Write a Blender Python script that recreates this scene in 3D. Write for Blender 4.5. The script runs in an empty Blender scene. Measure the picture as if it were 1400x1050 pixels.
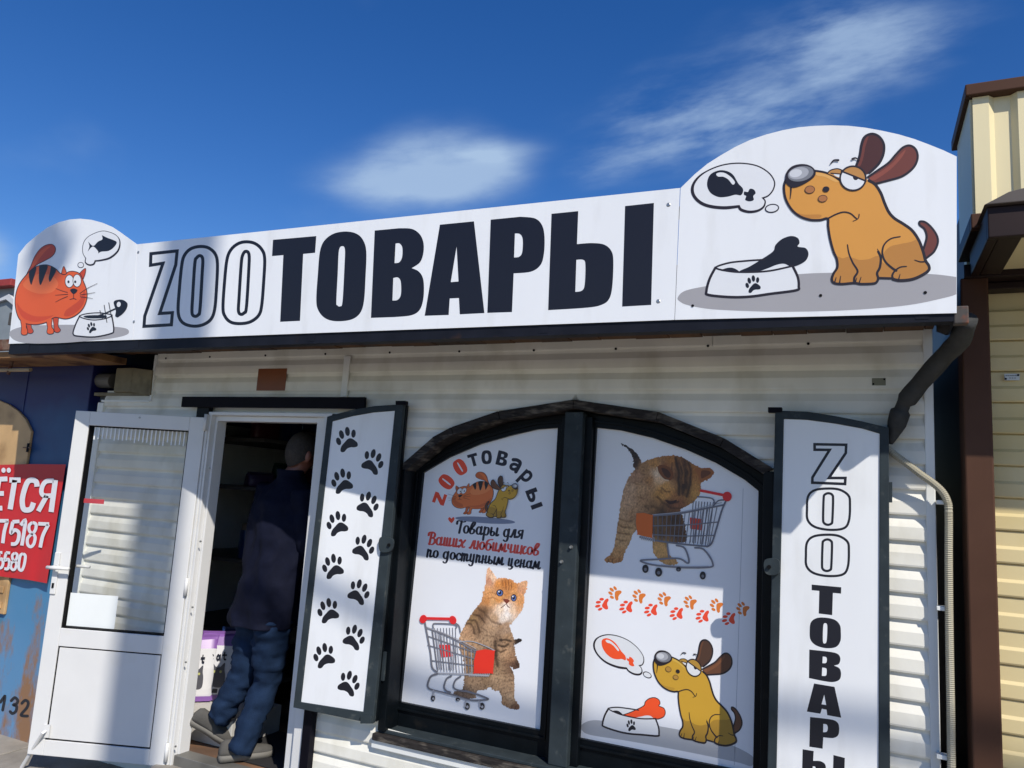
import bpy, bmesh, math, random
from mathutils import Vector, Matrix, noise
from mathutils.geometry import tessellate_polygon
random.seed(7)
SC = bpy.context.scene
COL = SC.collection
# ------------------------------------------------------------------ camera
H = 1.78
CAM = Vector((0, 0, H))
FPX, YAW, PITCH, ROLL = 1030.24, -0.436904, 0.142451, 0.060270
fw = Vector((math.sin(YAW)*math.cos(PITCH), math.cos(YAW)*math.cos(PITCH), math.sin(PITCH)))
r0 = Vector((math.cos(YAW), -math.sin(YAW), 0)); u0 = r0.cross(fw)
rt = math.cos(ROLL)*r0 + math.sin(ROLL)*u0
up = -math.sin(ROLL)*r0 + math.cos(ROLL)*u0
cd = bpy.data.cameras.new('camera'); cam = bpy.data.objects.new('camera', cd); COL.objects.link(cam)
cd.sensor_fit = 'HORIZONTAL'; cd.sensor_width = 36; cd.lens = FPX/1400*36
cd.clip_start = 0.05; cd.clip_end = 2000
mw = Matrix((rt, up, -fw)).transposed().to_4x4(); mw.translation = CAM
cam.matrix_world = mw
SC.camera = cam
# ------------------------------------------------------------------ light and sky
SUN_T = Vector((-1.15, 1.0, -1.456)).normalized()       # the way sunlight travels
sl = bpy.data.lights.new('sun', 'SUN'); sl.energy = 4.6; sl.angle = math.radians(0.53); sl.color = (1.0, 0.94, 0.85)
so = bpy.data.objects.new('sun', sl); COL.objects.link(so)
so.rotation_euler = SUN_T.to_track_quat('-Z', 'Y').to_euler(); so.location = (6, -6, 12)
SKY_STRENGTH = 0.125
wd = bpy.data.worlds.new('World'); SC.world = wd; wd.use_nodes = True
WN = wd.node_tree; WN.nodes.clear()
def wn(t, **k):
    n = WN.nodes.new(t)
    for a, b in k.items(): setattr(n, a, b)
    return n
def wl(a, b): WN.links.new(a, b)
def wmath(op, a, b=None, c=None):
    n = wn('ShaderNodeMath', operation=op)
    for i, v in enumerate((a, b, c)):
        if v is None: continue
        if isinstance(v, (int, float)): n.inputs[i].default_value = v
        else: wl(v, n.inputs[i])
    return n.outputs[0]
sky = wn('ShaderNodeTexSky', sky_type='NISHITA', sun_disc=False)
sky.sun_elevation = math.asin(-SUN_T.z)
sky.sun_rotation = math.atan2(-SUN_T.x, -SUN_T.y)
sky.altitude = 300; sky.air_density = 1.0; sky.dust_density = 0.25; sky.ozone_density = 3.0
hsv = wn('ShaderNodeHueSaturation'); hsv.inputs['Hue'].default_value = .513; hsv.inputs['Saturation'].default_value = 1.34; hsv.inputs['Value'].default_value = 1.0
wl(sky.outputs[0], hsv.inputs['Color'])
tc = wn('ShaderNodeTexCoord')
def pxdir(x, y): return ((x-700)/FPX*rt + (525-y)/FPX*up + fw).normalized()
def dotn(v):
    n = wn('ShaderNodeVectorMath', operation='DOT_PRODUCT'); wl(tc.outputs['Generated'], n.inputs[0]); n.inputs[1].default_value = v
    return n.outputs['Value']
def cloud_mask(ca, cb, half_b, seed, lo, hi, stretch, detail=4, scale=5.0, warp=1.2):
    """soft cloud lying along the sky directions ca..cb"""
    c = (ca+cb).normalized(); e = (cb-ca); half_a = e.length/2; e = (e - c*e.dot(c)).normalized(); g = c.cross(e)
    den = wmath('MAXIMUM', dotn(c), 0.05)
    u = wmath('DIVIDE', dotn(e), den); v = wmath('DIVIDE', dotn(g), den)
    def nse(sc, su, det, sd):
        cx = wn('ShaderNodeCombineXYZ'); wl(wmath('MULTIPLY', u, 1/su), cx.inputs[0]); wl(v, cx.inputs[1]); cx.inputs[2].default_value = sd
        nz = wn('ShaderNodeTexNoise'); nz.inputs['Scale'].default_value = sc; nz.inputs['Detail'].default_value = det; nz.inputs['Roughness'].default_value = .6
        wl(cx.outputs[0], nz.inputs['Vector']); return nz
    w1 = nse(scale, stretch, 3, seed); sep = wn('ShaderNodeSeparateColor'); wl(w1.outputs['Color'], sep.inputs[0])
    un = wmath('ADD', wmath('DIVIDE', u, half_a), wmath('MULTIPLY', wmath('SUBTRACT', sep.outputs[0], .5), warp))
    vn = wmath('ADD', wmath('DIVIDE', v, half_b), wmath('MULTIPLY', wmath('SUBTRACT', sep.outputs[1], .5), warp*1.3))
    rr = wmath('ADD', wmath('MULTIPLY', un, un), wmath('MULTIPLY', vn, vn))
    body = wmath('POWER', 2.718, wmath('MULTIPLY', rr, -1.5))
    fine = nse(scale*2.6, stretch*1.5, 6, seed+3.1)
    tex = wn('ShaderNodeMapRange'); wl(fine.outputs['Fac'], tex.inputs[0]); tex.inputs[1].default_value = .30; tex.inputs[2].default_value = .66; tex.inputs[3].default_value = lo; tex.inputs[4].default_value = 1.0
    mr = wn('ShaderNodeMapRange', interpolation_type='SMOOTHSTEP'); wl(wmath('MULTIPLY', body, tex.outputs[0]), mr.inputs[0]); mr.inputs[1].default_value = .04; mr.inputs[2].default_value = hi
    front = wmath('GREATER_THAN', dotn(c), 0.2)
    return wmath('MULTIPLY', mr.outputs[0], front)
masks = []
def cl(x0, y0, x1, y1, hb, seed, lo, hi, st, amp, scale=5.0, warp=1.2):
    masks.append(wmath('MULTIPLY', cloud_mask(pxdir(x0, y0), pxdir(x1, y1), hb, seed, lo, hi, st, scale=scale, warp=warp), amp))
cl(432, 248, 720, 226, .054, 2.9, .45, .60, 2.0, .80, 6, 1.0)
cl(600, 205, 770, 200, .022, 3.1, .5, .9, 3.0, .38, 8, 1.0)
cl(820, 205, 1190, 120, .085, 5.2, .10, .90, 2.2, .62, 8, 1.7)
cl(970, 90, 1340, 5, .070, 8.4, .10, .85, 2.2, .66, 8, 1.7)
cl(-80, 345, 30, 342, .036, 9.7, .5, .9, 2.0, .70, 7)
# thin wisps over the rest of the sky
mp = wn('ShaderNodeMapping'); mp.inputs['Scale'].default_value = (1.2, 2.6, 4.0); wl(tc.outputs['Generated'], mp.inputs['Vector'])
nz = wn('ShaderNodeTexNoise'); nz.inputs['Scale'].default_value = 1.7; nz.inputs['Detail'].default_value = 4; wl(mp.outputs[0], nz.inputs['Vector'])
mr = wn('ShaderNodeMapRange', interpolation_type='SMOOTHSTEP'); wl(nz.outputs['Fac'], mr.inputs[0]); mr.inputs[1].default_value = .56; mr.inputs[2].default_value = .85; mr.inputs[4].default_value = .18
masks.append(mr.outputs[0])
tot = masks[0]
for m in masks[1:]: tot = wmath('ADD', tot, m)
tot = wmath('MINIMUM', tot, 0.92)
mx = wn('ShaderNodeMix', data_type='RGBA'); wl(tot, mx.inputs[0]); wl(hsv.outputs[0], mx.inputs[6])
mx.inputs[7].default_value = (3.4, 4.6, 6.3, 1)
bg = wn('ShaderNodeBackground'); bg.inputs['Strength'].default_value = SKY_STRENGTH; wl(mx.outputs[2], bg.inputs['Color'])
wo = wn('ShaderNodeOutputWorld'); wl(bg.outputs[0], wo.inputs['Surface'])
vs = SC.view_settings; vs.view_transform = 'Standard'; vs.look = 'None'; vs.gamma = 1.0; vs.exposure = 0.0; vs.use_curve_mapping = False
SC.cycles.max_bounces = 6; SC.cycles.transparent_max_bounces = 12
# ------------------------------------------------------------------ helpers: space
def ray(x, y): return (x-700)/FPX*rt + (525-y)/FPX*up + fw
def P(x, y, Y):                                   # pixel -> point on the vertical plane at depth Y
    d = ray(x, y); return CAM + d*(Y/d.y)
def PZ(x, y, z):                                  # pixel -> point on a level plane
    d = ray(x, y); return CAM + d*((z-H)/d.z)
class Plane:
    def __init__(s, O, n): s.O = Vector(O); s.n = Vector(n).normalized()
    def hit(s, x, y, off=0.0):
        d = ray(x, y); q = s.O + s.n*off
        return CAM + d*((q-CAM).dot(s.n)/d.dot(s.n))
def PY(Y): return Plane((0, Y, 0), (0, -1, 0))
# ------------------------------------------------------------------ helpers: materials
def lin(v):
    v = v/255.0
    return v/12.92 if v <= .04045 else ((v+.055)/1.055)**2.4
def rgb(r, g, b): return (lin(r), lin(g), lin(b), 1)
MATS = {}
def mat(name, col, rough=.55, metal=0.0, var=.08, vscale=6.0, bump=0.0, bscale=40.0, spec=.5, col2=None, mixs=3.0, lo=.5, hi=.62, coat=0.0, stretch=(1, 1, 1)):
    if name in MATS: return MATS[name]
    m = bpy.data.materials.new(name); m.use_nodes = True; nt = m.node_tree; b = nt.nodes['Principled BSDF']
    b.inputs['Roughness'].default_value = rough; b.inputs['Metallic'].default_value = metal
    b.inputs['Specular IOR Level'].default_value = spec; b.inputs['Coat Weight'].default_value = coat; b.inputs['Coat Roughness'].default_value = .12
    tcn = nt.nodes.new('ShaderNodeTexCoord'); mp = nt.nodes.new('ShaderNodeMapping'); mp.inputs['Scale'].default_value = stretch
    nt.links.new(tcn.outputs['Object'], mp.inputs['Vector'])
    def nz(scale, det):
        n = nt.nodes.new('ShaderNodeTexNoise'); n.inputs['Scale'].default_value = scale; n.inputs['Detail'].default_value = det
        nt.links.new(mp.outputs[0], n.inputs['Vector']); return n
    n1 = nz(vscale, 6)
    ramp = nt.nodes.new('ShaderNodeMapRange'); ramp.inputs[1].default_value = .3; ramp.inputs[2].default_value = .7
    ramp.inputs[3].default_value = 1-var; ramp.inputs[4].default_value = 1+var; nt.links.new(n1.outputs['Fac'], ramp.inputs[0])
    base = nt.nodes.new('ShaderNodeRGB'); base.outputs[0].default_value = col
    src = base.outputs[0]
    if col2:
        n2 = nz(mixs, 8); mr = nt.nodes.new('ShaderNodeMapRange'); mr.inputs[1].default_value = lo; mr.inputs[2].default_value = hi
        nt.links.new(n2.outputs['Fac'], mr.inputs[0])
        mx = nt.nodes.new('ShaderNodeMix'); mx.data_type = 'RGBA'; nt.links.new(mr.outputs[0], mx.inputs[0]); nt.links.new(src, mx.inputs[6]); mx.inputs[7].default_value = col2
        src = mx.outputs[2]
    mul = nt.nodes.new('ShaderNodeVectorMath'); mul.operation = 'SCALE'; nt.links.new(src, mul.inputs[0]); nt.links.new(ramp.outputs[0], mul.inputs['Scale'])
    nt.links.new(mul.outputs[0], b.inputs['Base Color'])
    if bump:
        n3 = nz(bscale, 6); bp = nt.nodes.new('ShaderNodeBump'); bp.inputs['Strength'].default_value = bump; bp.inputs['Distance'].default_value = .01
        nt.links.new(n3.outputs['Fac'], bp.inputs['Height']); nt.links.new(bp.outputs[0], b.inputs['Normal'])
    MATS[name] = m; return m
def ink(r, g, b, rough=.42):                      # printing ink on vinyl
    return mat('ink_%d_%d_%d' % (r, g, b), rgb(r, g, b), rough, var=.03, vscale=3)
def vcol_mat(name, rough=.42, fscale=260.0, famt=.35):
    if name in MATS: return MATS[name]
    m = bpy.data.materials.new(name); m.use_nodes = True; nt = m.node_tree; b = nt.nodes['Principled BSDF']; b.inputs['Roughness'].default_value = rough
    a = nt.nodes.new('ShaderNodeAttribute'); a.attribute_name = 'Col'
    tcn = nt.nodes.new('ShaderNodeTexCoord'); mp = nt.nodes.new('ShaderNodeMapping'); mp.inputs['Scale'].default_value = (1, 1, .4); mp.inputs['Rotation'].default_value = (0, .5, 0)
    nt.links.new(tcn.outputs['Object'], mp.inputs[0])
    n = nt.nodes.new('ShaderNodeTexNoise'); n.inputs['Scale'].default_value = fscale; n.inputs['Detail'].default_value = 4; nt.links.new(mp.outputs[0], n.inputs['Vector'])
    mr = nt.nodes.new('ShaderNodeMapRange'); mr.inputs[1].default_value = .3; mr.inputs[2].default_value = .7; mr.inputs[3].default_value = 1-famt; mr.inputs[4].default_value = 1+famt; nt.links.new(n.outputs['Fac'], mr.inputs[0])
    s = nt.nodes.new('ShaderNodeVectorMath'); s.operation = 'SCALE'; nt.links.new(a.outputs['Color'], s.inputs[0]); nt.links.new(mr.outputs[0], s.inputs['Scale'])
    nt.links.new(s.outputs[0], b.inputs['Base Color']); MATS[name] = m; return m
# ------------------------------------------------------------------ helpers: objects
WO = {}
def link(o, parent, origin):
    COL.objects.link(o)
    if parent is not None:
        o.parent = parent; WO[o.name] = WO[parent.name]
    else:
        o.location = origin; WO[o.name] = Vector(origin)
    return o
def tag(o, label=None, cat=None, group=None, kind=None):
    if label: o['label'] = label
    if cat: o['category'] = cat
    if group: o['group'] = group
    if kind: o['kind'] = kind
    return o
def empty(name, loc, label, cat, group=None):
    o = bpy.data.objects.new(name, None); o.empty_display_size = .1; link(o, None, Vector(loc)); return tag(o, label, cat, group)
def mesh(name, V, F, mats, parent=None, smooth=False, fm=None, bevel=0.0, origin=None):
    """V in world space"""
    org = WO[parent.name] if parent is not None else Vector(origin if origin is not None else (0, 0, 0))
    me = bpy.data.meshes.new(name); me.from_pydata([tuple(Vector(v)-org) for v in V], [], F)
    if not isinstance(mats, (list, tuple)): mats = [mats]
    for m in mats: me.materials.append(m)
    if fm:
        for p, i in zip(me.polygons, fm): p.material_index = i
    if smooth:
        for p in me.polygons: p.use_smooth = True
    me.update(); o = bpy.data.objects.new(name, me); link(o, parent, org)
    if bevel:
        b = o.modifiers.new('bevel', 'BEVEL'); b.width = bevel; b.segments = 2; b.limit_method = 'ANGLE'; b.angle_limit = math.radians(40)
    return o
class MB:                                         # collects shapes into one mesh
    def __init__(s): s.V = []; s.F = []; s.M = []
    def add(s, V, F, m=0):
        n = len(s.V); s.V += [Vector(v) for v in V]; s.F += [tuple(i+n for i in f) for f in F]; s.M += [m]*len(F); return s
    def box(s, x0, x1, y0, y1, z0, z1, m=0):
        V = [(x, y, z) for z in (z0, z1) for y in (y0, y1) for x in (x0, x1)]
        return s.add(V, [(0, 2, 3, 1), (4, 5, 7, 6), (0, 1, 5, 4), (1, 3, 7, 5), (3, 2, 6, 7), (2, 0, 4, 6)], m)
    def obox(s, c, ax, ay, az, m=0):              # oriented box, half-axis vectors
        c = Vector(c); ax, ay, az = Vector(ax), Vector(ay), Vector(az)
        V = [c+i*ax+j*ay+k*az for k in (-1, 1) for j in (-1, 1) for i in (-1, 1)]
        return s.add(V, [(0, 2, 3, 1), (4, 5, 7, 6), (0, 1, 5, 4), (1, 3, 7, 5), (3, 2, 6, 7), (2, 0, 4, 6)], m)
    def bar(s, a, b, w, d, m=0, side=None):
        a, b = Vector(a), Vector(b); t = (b-a).normalized(); sd = Vector(side) if side else Vector((0, 1, 0))
        sd = (sd - t*sd.dot(t)).normalized(); q = t.cross(sd)
        return s.obox((a+b)/2, (b-a)/2, sd*d/2, q*w/2, m)
    def tube(s, path, r, n=10, m=0, caps=True):
        path = [Vector(p) for p in path]; rs = r if isinstance(r, (list, tuple)) else [r]*len(path)
        V = []; F = []; prev = None
        for i, p in enumerate(path):
            t = (path[min(i+1, len(path)-1)] - path[max(i-1, 0)]).normalized()
            if prev is None:
                a = Vector((0, 0, 1)) if abs(t.z) < .9 else Vector((1, 0, 0)); e = t.cross(a).normalized()
            else: e = (prev - t*prev.dot(t)).normalized()
            prev = e; g = t.cross(e)
            for k in range(n):
                th = 2*math.pi*k/n; V.append(p + (e*math.cos(th)+g*math.sin(th))*rs[i])
        for i in range(len(path)-1):
            for k in range(n):
                F.append((i*n+k, i*n+(k+1) % n, (i+1)*n+(k+1) % n, (i+1)*n+k))
        if caps: F.append(tuple(range(n))[::-1]); F.append(tuple((len(path)-1)*n+k for k in range(n)))
        return s.add(V, F, m)
    def loft(s, rings, m=0, caps=True):
        n = len(rings[0]); V = [v for r in rings for v in r]; F = []
        for i in range(len(rings)-1):
            for k in range(n): F.append((i*n+k, i*n+(k+1) % n, (i+1)*n+(k+1) % n, (i+1)*n+k))
        if caps: F.append(tuple(range(n))[::-1]); F.append(tuple((len(rings)-1)*n+k for k in range(n)))
        return s.add(V, F, m)
    def build(s, name, mats, parent=None, smooth=False, bevel=0.0, origin=None):
        return mesh(name, s.V, s.F, mats, parent, smooth, s.M, bevel, origin)
def boxo(name, x0, x1, y0, y1, z0, z1, m, parent=None, bevel=.002, origin=None):
    return MB().box(x0, x1, y0, y1, z0, z1).build(name, m, parent, bevel=bevel, origin=origin)
def prism(outer, holes, n, depth):
    """outer / holes: 3-D loops on one plane; extruded along n by depth"""
    loops = [list(map(Vector, outer))]+[list(map(Vector, h)) for h in holes]
    n = Vector(n).normalized(); a = n.orthogonal().normalized(); b = n.cross(a)
    flat = [[Vector((v.dot(a), v.dot(b), 0)) for v in L] for L in loops]
    T = tessellate_polygon(flat); A = [v for L in loops for v in L]; N = len(A)
    V = A+[v+n*depth for v in A]; F = [tuple(t) for t in T]+[tuple(i+N for i in t)[::-1] for t in T]
    o = 0
    for L in loops:
        k = len(L)
        for i in range(k): F.append((o+i, o+(i+1) % k, N+o+(i+1) % k, N+o+i))
        o += k
    return V, F
def recalc(o):
    bm = bmesh.new(); bm.from_mesh(o.data); bmesh.ops.recalc_face_normals(bm, faces=bm.faces); bm.to_mesh(o.data); bm.free(); return o
# ------------------------------------------------------------------ helpers: flat print
def smooth2(pts, closed=True, n=6):
    """Catmull-Rom through 2-D points; a point (x, y, 1) stays a corner"""
    k = len(pts); out = []
    rng = range(k) if closed else range(k-1)
    for i in rng:
        p1, p2 = pts[i], pts[(i+1) % k]
        c1, c2 = len(p1) > 2, len(p2) > 2
        p0 = pts[i-1] if (closed or i > 0) else p1
        p3 = pts[(i+2) % k] if (closed or i+2 < k) else p2
        if c1: p0 = p1
        if c2: p3 = p2
        if c1 and c2: out.append((p1[0], p1[1])); continue
        for j in range(n):
            t = j/n; q = []
            for d in (0, 1):
                a, b, c, e = p0[d], p1[d], p2[d], p3[d]
                q.append(.5*((2*b)+(-a+c)*t+(2*a-5*b+4*c-e)*t*t+(-a+3*b-3*c+e)*t**3))
            out.append(tuple(q))
    if not closed: out.append((pts[-1][0], pts[-1][1]))
    return out
def ribbon(pts, w, closed=False, caps=True):
    """2-D stroke -> (verts, faces); w scalar or per-point list"""
    k = len(pts); V = []; F = []
    ws = w if isinstance(w, (list, tuple)) else [w]*k
    for i in range(k):
        p = Vector(pts[i][:2])
        a = Vector(pts[i-1][:2]) if (closed or i > 0) else None
        b = Vector(pts[(i+1) % k][:2]) if (closed or i < k-1) else None
        d1 = (p-a) if a is not None else (b-p); d2 = (b-p) if b is not None else (p-a)
        if d1.length < 1e-9: d1 = d2
        if d2.length < 1e-9: d2 = d1
        d1 = d1.normalized() if d1.length else Vector((1, 0)); d2 = d2.normalized() if d2.length else d1
        n1 = Vector((-d1.y, d1.x)); n2 = Vector((-d2.y, d2.x)); m = n1+n2
        m = m.normalized() if m.length > 1e-6 else n1
        sc = 1/max(.45, m.dot(n1)); h = ws[i]/2*sc
        V += [p+m*h, p-m*h]
    for i in range(k if closed else k-1):
        j = (i+1) % k; F.append((2*i, 2*i+1, 2*j+1, 2*j))
    if caps and not closed:
        for e, (i, j) in ((0, (0, 1)), (k-1, (k-1, k-2))):
            p = Vector(pts[i][:2]); q = Vector(pts[j][:2]); d = p-q
            if d.length < 1e-9: continue
            d.normalize(); a0 = math.atan2(d.y, d.x); o = len(V); r = ws[i]/2
            for s in range(7):
                th = a0-math.pi/2+math.pi*s/6; V.append(p+Vector((math.cos(th), math.sin(th)))*r)
            F.append(tuple(range(o, o+7)))
    return [tuple(v) for v in V], F
def ell(cx, cy, rx, ry, rot=0, n=28):
    c, s = math.cos(math.radians(rot)), math.sin(math.radians(rot)); out = []
    for i in range(n):
        t = 2*math.pi*i/n; x, y = rx*math.cos(t), ry*math.sin(t); out.append((cx+c*x-s*y, cy+s*x+c*y))
    return out
class Art:
    """flat printed picture: shapes in picture coordinates, mapped to pixels and laid on a plane"""
    def __init__(s, wk=1.0): s.I = []; s.wk = wk
    def F(s, key, pts, col, sm=True, holes=(), n=6):
        s.I.append((key, 'F', smooth2(pts, True, n) if sm else [p[:2] for p in pts], [smooth2(h, True, n) if sm else [p[:2] for p in h] for h in holes], col)); return s
    def S(s, key, pts, w, col, closed=False, sm=True, caps=True):
        q = smooth2(pts, closed) if sm else pts; w = w*s.wk if not isinstance(w, (list, tuple)) else w
        s.I.append((key, 'S', ribbon(q, w, closed, caps), None, col)); return s
    def SV(s, key, pts, w0, w1, col):            # stroke tapering w0..w1
        q = smooth2(pts, False); k = len(q); s.I.append((key, 'S', ribbon(q, [w0+(w1-w0)*i/(k-1) for i in range(k)], False), None, col)); return s
    def E(s, key, cx, cy, rx, ry, rot, col): s.I.append((key, 'F', ell(cx, cy, rx, ry, rot), [], col)); return s
    def ES(s, key, cx, cy, rx, ry, rot, w, col): return s.S(key, ell(cx, cy, rx, ry, rot), w, col, closed=True, sm=False)
    def lay(s, plane, fn, parent, off=.0003, step=.00005, recolour=None, rough=.42):
        """fn: picture coordinates -> pixel"""
        G = {}; order = []
        for i, (key, kind, a, b, col) in enumerate(s.I):
            if recolour and col in recolour: col = recolour[col]
            if kind == 'F':
                loops = [a]+list(b); T = tessellate_polygon([[Vector((x, y, 0)) for x, y in L] for L in loops]); V = [p for L in loops for p in L]; F = [tuple(t) for t in T]
            else: V, F = a
            W = [plane.hit(*fn(x, y), off+i*step) for x, y in V]
            if key not in G: G[key] = (MB(), []); order.append(key)
            mb, ms = G[key]; m = ink(*col, rough=rough)
            if m not in ms: ms.append(m)
            mb.add(W, F, ms.index(m))
        return [G[k][0].build(k.split('#')[0], G[k][1], parent) for k in order]
def crop(x0, y0, s): return lambda x, y: (x0+x/s, y0+y/s)
def affine(src, dst):
    """least-squares affine map from matching point lists"""
    def solve3(A, b):
        M = Matrix(A); return M.inverted() @ Vector(b)
    A = [[0]*3 for _ in range(3)]; bx = [0]*3; by = [0]*3
    for (x, y), (X, Y) in zip(src, dst):
        r = (x, y, 1)
        for i in range(3):
            bx[i] += r[i]*X; by[i] += r[i]*Y
            for j in range(3): A[i][j] += r[i]*r[j]
    a = solve3(A, bx); b = solve3(A, by)
    return lambda x, y: (a[0]*x+a[1]*y+a[2], b[0]*x+b[1]*y+b[2])
def comp(f, g): return lambda x, y: f(*g(x, y))
BLK = (22, 22, 32); WHT = (226, 228, 230); DARK = (34, 30, 36)
# ------------------------------------------------------------------ materials
M_SID = mat('white_vinyl', rgb(232, 230, 219), .5, var=.07, vscale=3.0, bump=.05, bscale=30, col2=rgb(188, 182, 160), mixs=2.6, lo=.5, hi=.82, stretch=(1.6, 1, 1))
M_TRIM = mat('white_trim', rgb(228, 230, 226), .45, var=.04)
M_PVC = mat('white_pvc', rgb(216, 216, 214), .3, var=.03, vscale=4, col2=rgb(212, 210, 203), mixs=5, lo=.6, hi=.85)
M_GRN = mat('dark_green_paint', rgb(11, 16, 20), .42, spec=.14, var=.25, vscale=9, bump=.06, bscale=60, col2=rgb(26, 26, 26), mixs=14, lo=.6, hi=.75)
M_GREY = mat('charcoal_steel', rgb(50, 58, 62), .5, spec=.14, var=.18, vscale=12, bump=.05, bscale=80, col2=rgb(88, 92, 90), mixs=20, lo=.6, hi=.8)
M_BLKP = mat('black_paint', rgb(15, 14, 22), .5, spec=.08, var=.2, vscale=15)
M_WOODW = mat('weathered_board', rgb(46, 43, 42), .8, spec=.15, var=.35, vscale=18, bump=.3, bscale=50, col2=rgb(100, 94, 86), mixs=12, lo=.5, hi=.7, stretch=(1, 1, 4))
M_SOFF = mat('soffit_timber', rgb(98, 66, 36), .75, var=.4, vscale=10, bump=.3, bscale=40, col2=rgb(52, 36, 26), mixs=5, lo=.42, hi=.6, stretch=(1, .25, 1))
M_STEEL = mat('dark_fascia_steel', rgb(26, 28, 36), .5, 0.0, spec=.15, var=.25, vscale=8, col2=rgb(46, 36, 32), mixs=9, lo=.62, hi=.75)
M_RUST = mat('rusty_steel', rgb(120, 96, 80), .8, .2, var=.3, vscale=20, bump=.3, bscale=60, col2=rgb(96, 52, 34), mixs=14, lo=.45, hi=.6)
M_SIGN = mat('sign_vinyl', rgb(234, 236, 237), .33, var=.03, vscale=1.6, bump=.12, bscale=2.6, col2=rgb(221, 222, 221), mixs=5, lo=.54, hi=.85, stretch=(2.2, 1, .5))
M_POST = mat('poster_vinyl', rgb(236, 238, 242), .38, var=.03, vscale=2, bump=.02, bscale=5)
M_CONC = mat('concrete', rgb(150, 144, 134), .9, var=.15, vscale=7, bump=.4, bscale=60, col2=rgb(118, 112, 104), mixs=3, lo=.45, hi=.7)
M_ASPH = mat('ground_mix', rgb(142, 135, 124), .95, var=.2, vscale=2, bump=.5, bscale=80)
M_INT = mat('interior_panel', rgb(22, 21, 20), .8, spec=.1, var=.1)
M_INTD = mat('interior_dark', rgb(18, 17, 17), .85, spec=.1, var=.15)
M_CHROME = mat('bolt_steel', rgb(170, 170, 168), .35, .8, var=.1)
M_BLACKR = mat('black_rubber', rgb(14, 14, 16), .6, spec=.15)
YW = 3.40                                          # front of the wall behind the siding
YP = 3.497                                         # window posters
COURSE = 0.09962
Z_LINE1 = H + 0.2066*3.4 - COURSE                  # first seam under the soffit
# ------------------------------------------------------------------ ground
gr = mesh('ground', [(-400, -300, 0), (400, -300, 0), (400, 700, 0), (-400, 700, 0)], [(0, 1, 2, 3)], M_ASPH)
tag(gr, kind='structure')
pv = empty('pavement', (-4, 2.6, 0), None, None); pv['kind'] = 'structure'
slab_m = None
for i in range(9):
    for j in range(5):
        x, y = -7.2+i*.62, .42+j*.62
        o = MB().box(0, .61, 0, .61, .004, .03).build('slab', M_CONC, None, bevel=.004) if slab_m is None else bpy.data.objects.new('slab', slab_m)
        if slab_m is None: slab_m = o.data; o.parent = pv
        else: COL.objects.link(o); o.parent = pv; b = o.modifiers.new('bevel', 'BEVEL'); b.width = .004; b.segments = 2
        o.location = Vector((x, y, random.uniform(-.004, .004))) - WO[pv.name]; WO[o.name] = Vector((x, y, 0))
# ------------------------------------------------------------------ pet shop building
shop = empty('pet_shop', (-2.2, 3.4, 0), 'white vinyl sided pet shop kiosk with open door and arched window', 'shop')
XL, XR = P(138, 560, YW).x, P(1279, 700, YW).x
FLOOR = H - 1.59
# door opening and frame (pixel-measured on the wall plane)
DX0 = P(283, 600, 3.37).x; DX1 = P(452, 640, 3.37).x
OX0 = P(303, 580, 3.42).x; OX1 = P(439, 585, 3.42).x
DZT = P(300, 563, 3.37).z; OZT = P(380, 577, 3.42).z
# window outline (outer edge of the trim boards), left to right
WPX = [(545, 638), (591, 598), (617, 584), (681, 562), (784, 546), (900, 563), (990, 599), (1058, 641)]
WT = [P(x, y, 3.36) for x, y in WPX]
WX0, WX1 = WT[0].x, WT[-1].x
WZB = H - 1.215
def win_top(x):
    if x <= WX0 or x >= WX1: return None
    for a, b in zip(WT, WT[1:]):
        if a.x <= x <= b.x: return a.z+(b.z-a.z)*(x-a.x)/(b.x-a.x)
def win_span(z):                                   # opening at height z
    if z < WZB or z > WT[4].z: return None
    if z <= WT[0].z and z <= WT[-1].z: return WX0+.02, WX1-.02
    xs = []
    for a, b in zip(WT, WT[1:]):
        if (a.z-z)*(b.z-z) <= 0 and a.z != b.z: xs.append(a.x+(b.x-a.x)*(z-a.z)/(b.z-a.z))
    if z <= WT[0].z: xs.insert(0, WX0)
    if z <= WT[-1].z: xs.append(WX1)
    return (min(xs)+.02, max(xs)-.02) if len(xs) > 1 else None
NX0, NX1, NZ = XL, P(217, 500, YW).x, P(170, 547, YW).z   # dark notch under the sign's left end
Z_TOP = H + .2168*3.4
PROF = [(.000, .006), (.0145, .000), (.0165, .007), (.0150, .052), (.0022, .084), (.0022, COURSE+.004)]
k = 0
zb = Z_LINE1 + COURSE*0
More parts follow.
